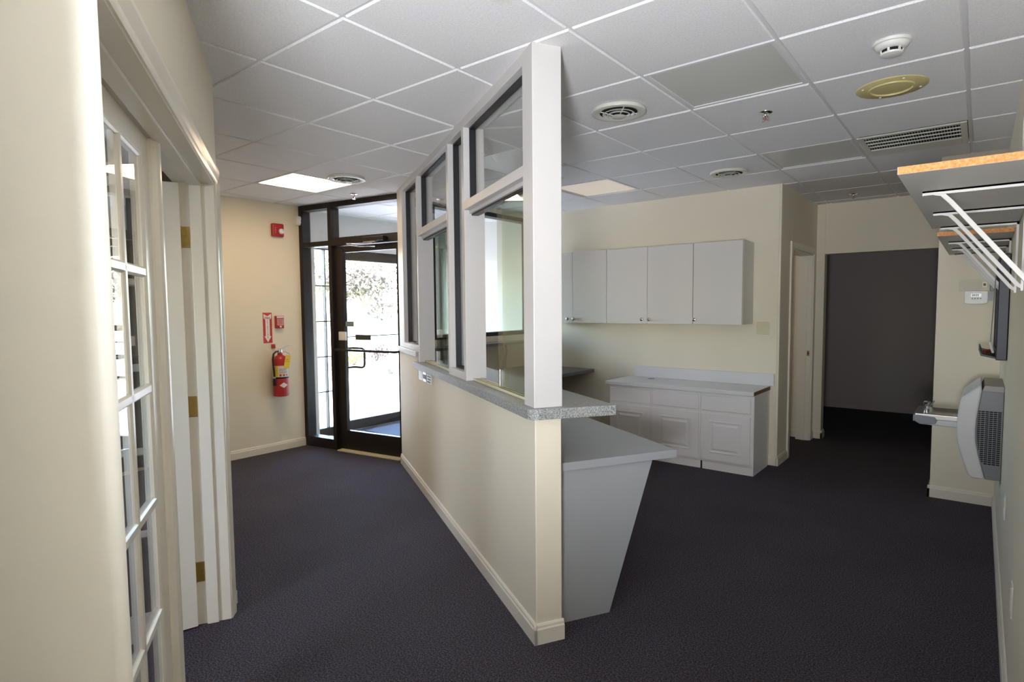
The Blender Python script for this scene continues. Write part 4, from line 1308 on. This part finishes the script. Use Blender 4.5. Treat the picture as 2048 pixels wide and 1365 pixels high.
c = cell(-4, 2)
diffuser(-4.185, 2.975, 0.150, 'round white air diffuser beside the lit lobby ceiling light')
diffuser(-1.615, 2.932, 0.150, 'round white air diffuser right of the white end post')
diffuser(-1.646, 4.826, 0.150, 'round white air diffuser above the wall cabinets, farther away')


def sprinkler(x, y, label):
    root = thing('fire_sprinkler', label, 'sprinkler', (x, y, CEIL - 0.02), 'chrome fire sprinklers on the ceiling')
    F = Matrix.Translation((x, y, CEIL))
    MB().lathe([(0.038, 0.0), (0.037, -0.003), (0.028, -0.008), (0.016, -0.010)], F, 24).build('escutcheon', m_chrome, root, smooth=True)
    MB().lathe([(0.012, -0.008), (0.012, -0.020), (0.009, -0.024)], F, 12).build('body', m_chrome, root, smooth=True)
    for sg in (-1, 1):
        MB().tube([(0.008 * sg, 0, -0.020), (0.014 * sg, 0, -0.030), (0.012 * sg, 0, -0.040), (0.003 * sg, 0, -0.048)], 0.0028, 6, F).build('frame_arm', m_chrome, root)
    MB().tube([(0, 0, -0.024), (0, 0, -0.046)], 0.0025, 6, F).build('bulb', m_red, root)
    MB().lathe([(0.018, -0.050), (0.018, -0.0515), (0.004, -0.053)], F, 16).build('deflector', m_chrome, root)
    return root


sp = sprinkler(-0.991, 3.493, 'chrome fire sprinkler just past the large unlit ceiling light')
for x, y, lab in ((-4.707, 3.42, 'chrome fire sprinkler above the entrance door'), (-1.022, 6.562, 'chrome fire sprinkler near the hall opening'), (-2.83, 4.12, 'chrome fire sprinkler beside the white end post, above the cabinets')):
    dup(sp, (x + 0.991, y - 3.493, 0), lab)

root = thing('smoke_detector', 'cream smoke detector on the ceiling near the right wall', 'smoke detector', (-0.326, 2.907, CEIL - 0.03))
F = Matrix.Translation((-0.326, 2.907, CEIL))
MB().lathe([(0.070, 0), (0.072, -0.004), (0.070, -0.012), (0.064, -0.014)], F, 32).build('base', m_plastic, root, smooth=True)
MB().lathe([(0.064, -0.012), (0.060, -0.024), (0.050, -0.031), (0.040, -0.033)], F, 32).build('body', m_plastic, root, smooth=True)
MB().lathe([(0.038, -0.033), (0.036, -0.046)], F, 24).build('chamber', m_void, root)
for kk in range(6):
    f = F @ Matrix.Rotation(R(20 + 60 * kk), 4, 'Z')
    MB().box(0.033, 0.042, -0.004, 0.004, -0.048, -0.030, f).build('rib', m_plastic, root)
MB().lathe([(0.042, -0.046), (0.040, -0.053), (0.030, -0.056), (0.004, -0.057)], F, 24).build('cap', m_plastic, root, smooth=True)

root = thing('cover_plate', 'yellowed round blank cover plate on the ceiling beyond the smoke detector', 'cover plate', (-0.388, 3.497, CEIL - 0.004))
F = Matrix.Translation((-0.388, 3.497, CEIL))
MB().lathe([(0.156, 0), (0.156, -0.003), (0.152, -0.006), (0.004, -0.006)], F, 48).build('disc', m_beige, root, smooth=True)
MB().lathe([(0.102, -0.005), (0.100, -0.012), (0.092, -0.013), (0.089, -0.006)], F, 48, caps=False).build('ridge', m_beige, root, smooth=True)
for kk in range(4):
    a = R(28 + 90 * kk)
    MB().lathe([(0.006, -0.006), (0.005, -0.009)], F @ Matrix.Translation((0.132 * math.cos(a), 0.132 * math.sin(a), 0)), 10).build('screw', m_plastic, root)

c = cell(2, 5)
root = thing('return_grille', 'rectangular slatted return air grille in the ceiling near the shelves', 'air grille', c)
fr = MB()
q, wd = 0.290, 0.035
for x0, x1, y0, y1 in ((-q, -q + wd, -q, q), (q - wd, q, -q, q), (-q + wd, q - wd, -q, -q + wd), (-q + wd, q - wd, q - wd - 0.15, q)):
    fr.box(c.x + x0, c.x + x1, c.y + y0, c.y + y1, CEIL - 0.006, CEIL + 0.004)
fr.build('frame', m_vent, root, bevel=0.003)
MB().box(c.x - q, c.x + q, c.y - q, c.y + q, CEIL + 0.030, CEIL + 0.034).build('duct', m_void, root)
y0, y1 = c.y - q + wd, c.y + q - wd - 0.15
for kk in range(1, 4):
    yy = y0 + (y1 - y0) * kk / 4
    MB().box(c.x - q + wd, c.x + q - wd, yy - 0.003, yy + 0.003, CEIL - 0.003, CEIL + 0.004).build('bar', m_vent, root)
lv = MB()
nb = 34
for kk in range(nb):
    xx = c.x - q + wd + (2 * q - 2 * wd) * (kk + 0.5) / nb
    lv.box(xx - 0.001, xx + 0.001, y0, y1, CEIL + 0.001, CEIL + 0.012)
lo = lv.build('louvre_blades', m_vent, root)
lo['kind'] = 'stuff'

# ------------------------------------------------------------------ outdoors
def ground(name, poly, z, m, label):
    o = MB().ext(2, poly, z - 0.05, z).build(name, m)
    tag(o, label, 'ground', kind='structure')


ground('ground_rear', [(-14, -40), (14, -40), (14, -2.76), (-14, -2.76)], -0.02, m_conc, 'unseen pale concrete outside behind the camera, added to bounce daylight')  # unseen ground added to bounce daylight indoors
ground('ground_entrance', [(-11.5, -10), (-6.05, -10), (-6.05, 30), (-11.5, 30)], -0.01, m_conc, 'pale concrete pavement outside the entrance')
ground('ground_parking', [(-45, -30), (-11.5, -30), (-11.5, 60), (-45, 60)], -0.03, m_asph, 'sunlit parking lot beyond the pavement')
ground('ground_lawn', [(-160, -60), (-45, -60), (-45, 150), (-160, 150)], -0.02, m_grass, 'bright lawn beyond the parking lot')
ground('ground_bed', [(-13.6, 8.2), (-11.6, 8.2), (-11.6, 11.0), (-13.6, 11.0)], 0.03, m_mulch, 'mulched planting bed beside the parking lot')


def foliage_mat(name, c1, c2):
    m, nt, b = base_mat(name)
    g = nt.nodes.new('ShaderNodeNewGeometry')
    r = nt.nodes.new('ShaderNodeValToRGB')
    r.color_ramp.elements[0].color = (*c1, 1)
    r.color_ramp.elements[1].color = (*c2, 1)
    nt.links.new(g.outputs['Random Per Island'], r.inputs['Fac'])
    nt.links.new(r.outputs['Color'], b.inputs['Base Color'])
    b.inputs['Roughness'].default_value = 0.7
    b.inputs['Subsurface Weight'].default_value = 0.0
    return m


m_leafp = foliage_mat('magnolia_leaves', (0.05, 0.05, 0.045), (0.20, 0.15, 0.14))
m_leafg = foliage_mat('green_leaves', (0.06, 0.08, 0.03), (0.20, 0.22, 0.11))
m_leafy = foliage_mat('yellow_green_leaves', (0.16, 0.20, 0.04), (0.42, 0.42, 0.12))


def tree(x, y, h, rad, m, label, n=900, trunk=True, name='tree', leaf=0.35):
    root = thing(name, label, 'tree' if trunk else 'shrub', (x, y, 0), 'trees beyond the parking lot' if trunk else None)
    t = MB()
    if trunk:
        t.tube([(x, y, -0.02), (x + 0.1, y, h * 0.18), (x + 0.05, y + 0.1, h * 0.45)], [h * 0.03, h * 0.024, h * 0.012], 8)
        for kk in range(5):
            a = 2 * math.pi * kk / 5 + 0.4
            t.tube([(x + 0.1, y, h * 0.16), (x + rad * 0.3 * math.cos(a), y + rad * 0.3 * math.sin(a), h * 0.4), (x + rad * 0.6 * math.cos(a), y + rad * 0.6 * math.sin(a), h * 0.62)], [h * 0.012, h * 0.009, h * 0.004], 6)
    else:
        for kk in range(6):
            a = 2 * math.pi * kk / 6
            t.tube([(x, y, 0), (x + rad * 0.5 * math.cos(a), y + rad * 0.5 * math.sin(a), h * 0.7)], [0.012, 0.004], 5)
    t.build('trunk' if trunk else 'stems', m_bark, root, smooth=True)
    lf = MB()
    zc = h * 0.6 if trunk else h * 0.55
    hz = h * 0.42 if trunk else h * 0.45
    blobs = [(random.gauss(0, 0.42), random.gauss(0, 0.42), random.gauss(0, 0.42)) for _ in range(14)]
    for kk in range(n):
        bx, by, bz_ = random.choice(blobs)
        v = Vector((random.gauss(0, 1), random.gauss(0, 1), random.gauss(0, 1))).normalized() * (0.45 * random.random() ** 0.4)
        p = Vector((x + rad * (bx + v.x), y + rad * (by + v.y), max(0.04, zc + hz * (bz_ + v.z))))
        u = Vector((random.uniform(-1, 1), random.uniform(-1, 1), random.uniform(-1, 1))).normalized()
        q = u.orthogonal().normalized()
        s = leaf * random.uniform(0.5, 1.1)
        lf.add([p - u * s, p + q * s * 0.45, p + u * s, p - q * s * 0.45 + u.cross(q) * s * 0.15], [(0, 1, 2), (0, 2, 3)])
    me = bpy.data.meshes.new('foliage')
    org = ORG[root.name]
    me.from_pydata([tuple(p - org) for p in lf.v], [], lf.f)
    me.materials.append(m)
    o = bpy.data.objects.new('foliage', me)
    COL.objects.link(o)
    o.parent = root
    o['kind'] = 'stuff'
    return root


tree(-58.5, 43.5, 8.2, 4.6, m_leafp, 'pinkish magnolia tree on the lawn seen through the entrance door', 2600)
tree(-72, 64, 11.5, 5.5, m_leafp, 'tall magnolia tree behind and right of the pinkish one', 2400)
tree(-84, 56, 12, 6.0, m_leafg, 'green tree behind the magnolias', 1600)
tree(-70, 36, 10, 5.5, m_leafg, 'green tree seen through the gridded sidelight', 1600)
tree(-60, 30, 9, 5.0, m_leafp, 'pink flowering tree left of the others, reflected in the french door', 1600)
tree(-12.7, 9.1, 0.55, 0.42, m_leafy, 'low yellow green shrub in the mulch bed', 500, False, 'shrub', 0.06)
tree(-13.2, 10.2, 0.5, 0.4, m_leafp, 'low reddish shrub in the mulch bed', 400, False, 'shrub', 0.06)

# white car parked outside, its nose showing past the door stile
CF = frame((-8.75, 7.35), 35)
root = thing('car', 'white car parked on the pavement outside the entrance', 'car', CF @ Vector((2.2, 0, 0)))
prof = [(0.02, 0.32), (0.0, 0.50), (0.06, 0.64), (0.45, 0.78), (1.15, 0.90), (1.95, 1.36), (2.5, 1.44), (3.2, 1.40), (3.9, 1.02), (4.4, 0.98), (4.48, 0.60), (4.42, 0.32), (3.95, 0.24), (0.4, 0.24)]
MB().ext(1, prof, -0.86, 0.86, CF).build('body', m_car, root, bevel=0.07, seg=3, smooth=True)
MB().ext(1, [(1.30, 0.94), (2.0, 1.31), (2.5, 1.38), (3.15, 1.34), (3.72, 1.02), (3.2, 0.95)], -0.868, 0.868, CF).build('window_glass', m_carg, root)
MB().ext(1, [(1.18, 0.935), (1.93, 1.365), (1.96, 1.35), (1.22, 0.92)], -0.72, 0.72, CF).build('windscreen', m_carg, root)
for xx in (0.85, 3.55):
    for yy in (-0.80, 0.80):
        f = CF @ Matrix.Translation((xx, yy, 0.315)) @ Matrix.Rotation(R(90), 4, 'X')
        wl = MB().lathe([(0.20, -0.10), (0.315, -0.09), (0.325, 0), (0.315, 0.09), (0.20, 0.10)], f, 24).build('wheel', m_tyre, root, smooth=True)
        MB().lathe([(0.20, -0.105), (0.20, 0.105)], f, 20).build('hubcap', m_steel, wl)
for yy in (-0.62, 0.62):
    MB().box(-0.03, 0.10, yy - 0.17, yy + 0.17, 0.56, 0.68, CF).build('headlight', m_steel, root, bevel=0.02)
MB().box(-0.04, 0.04, -0.8, 0.8, 0.30, 0.40, CF).build('bumper_intake', m_tyre, root, bevel=0.01)
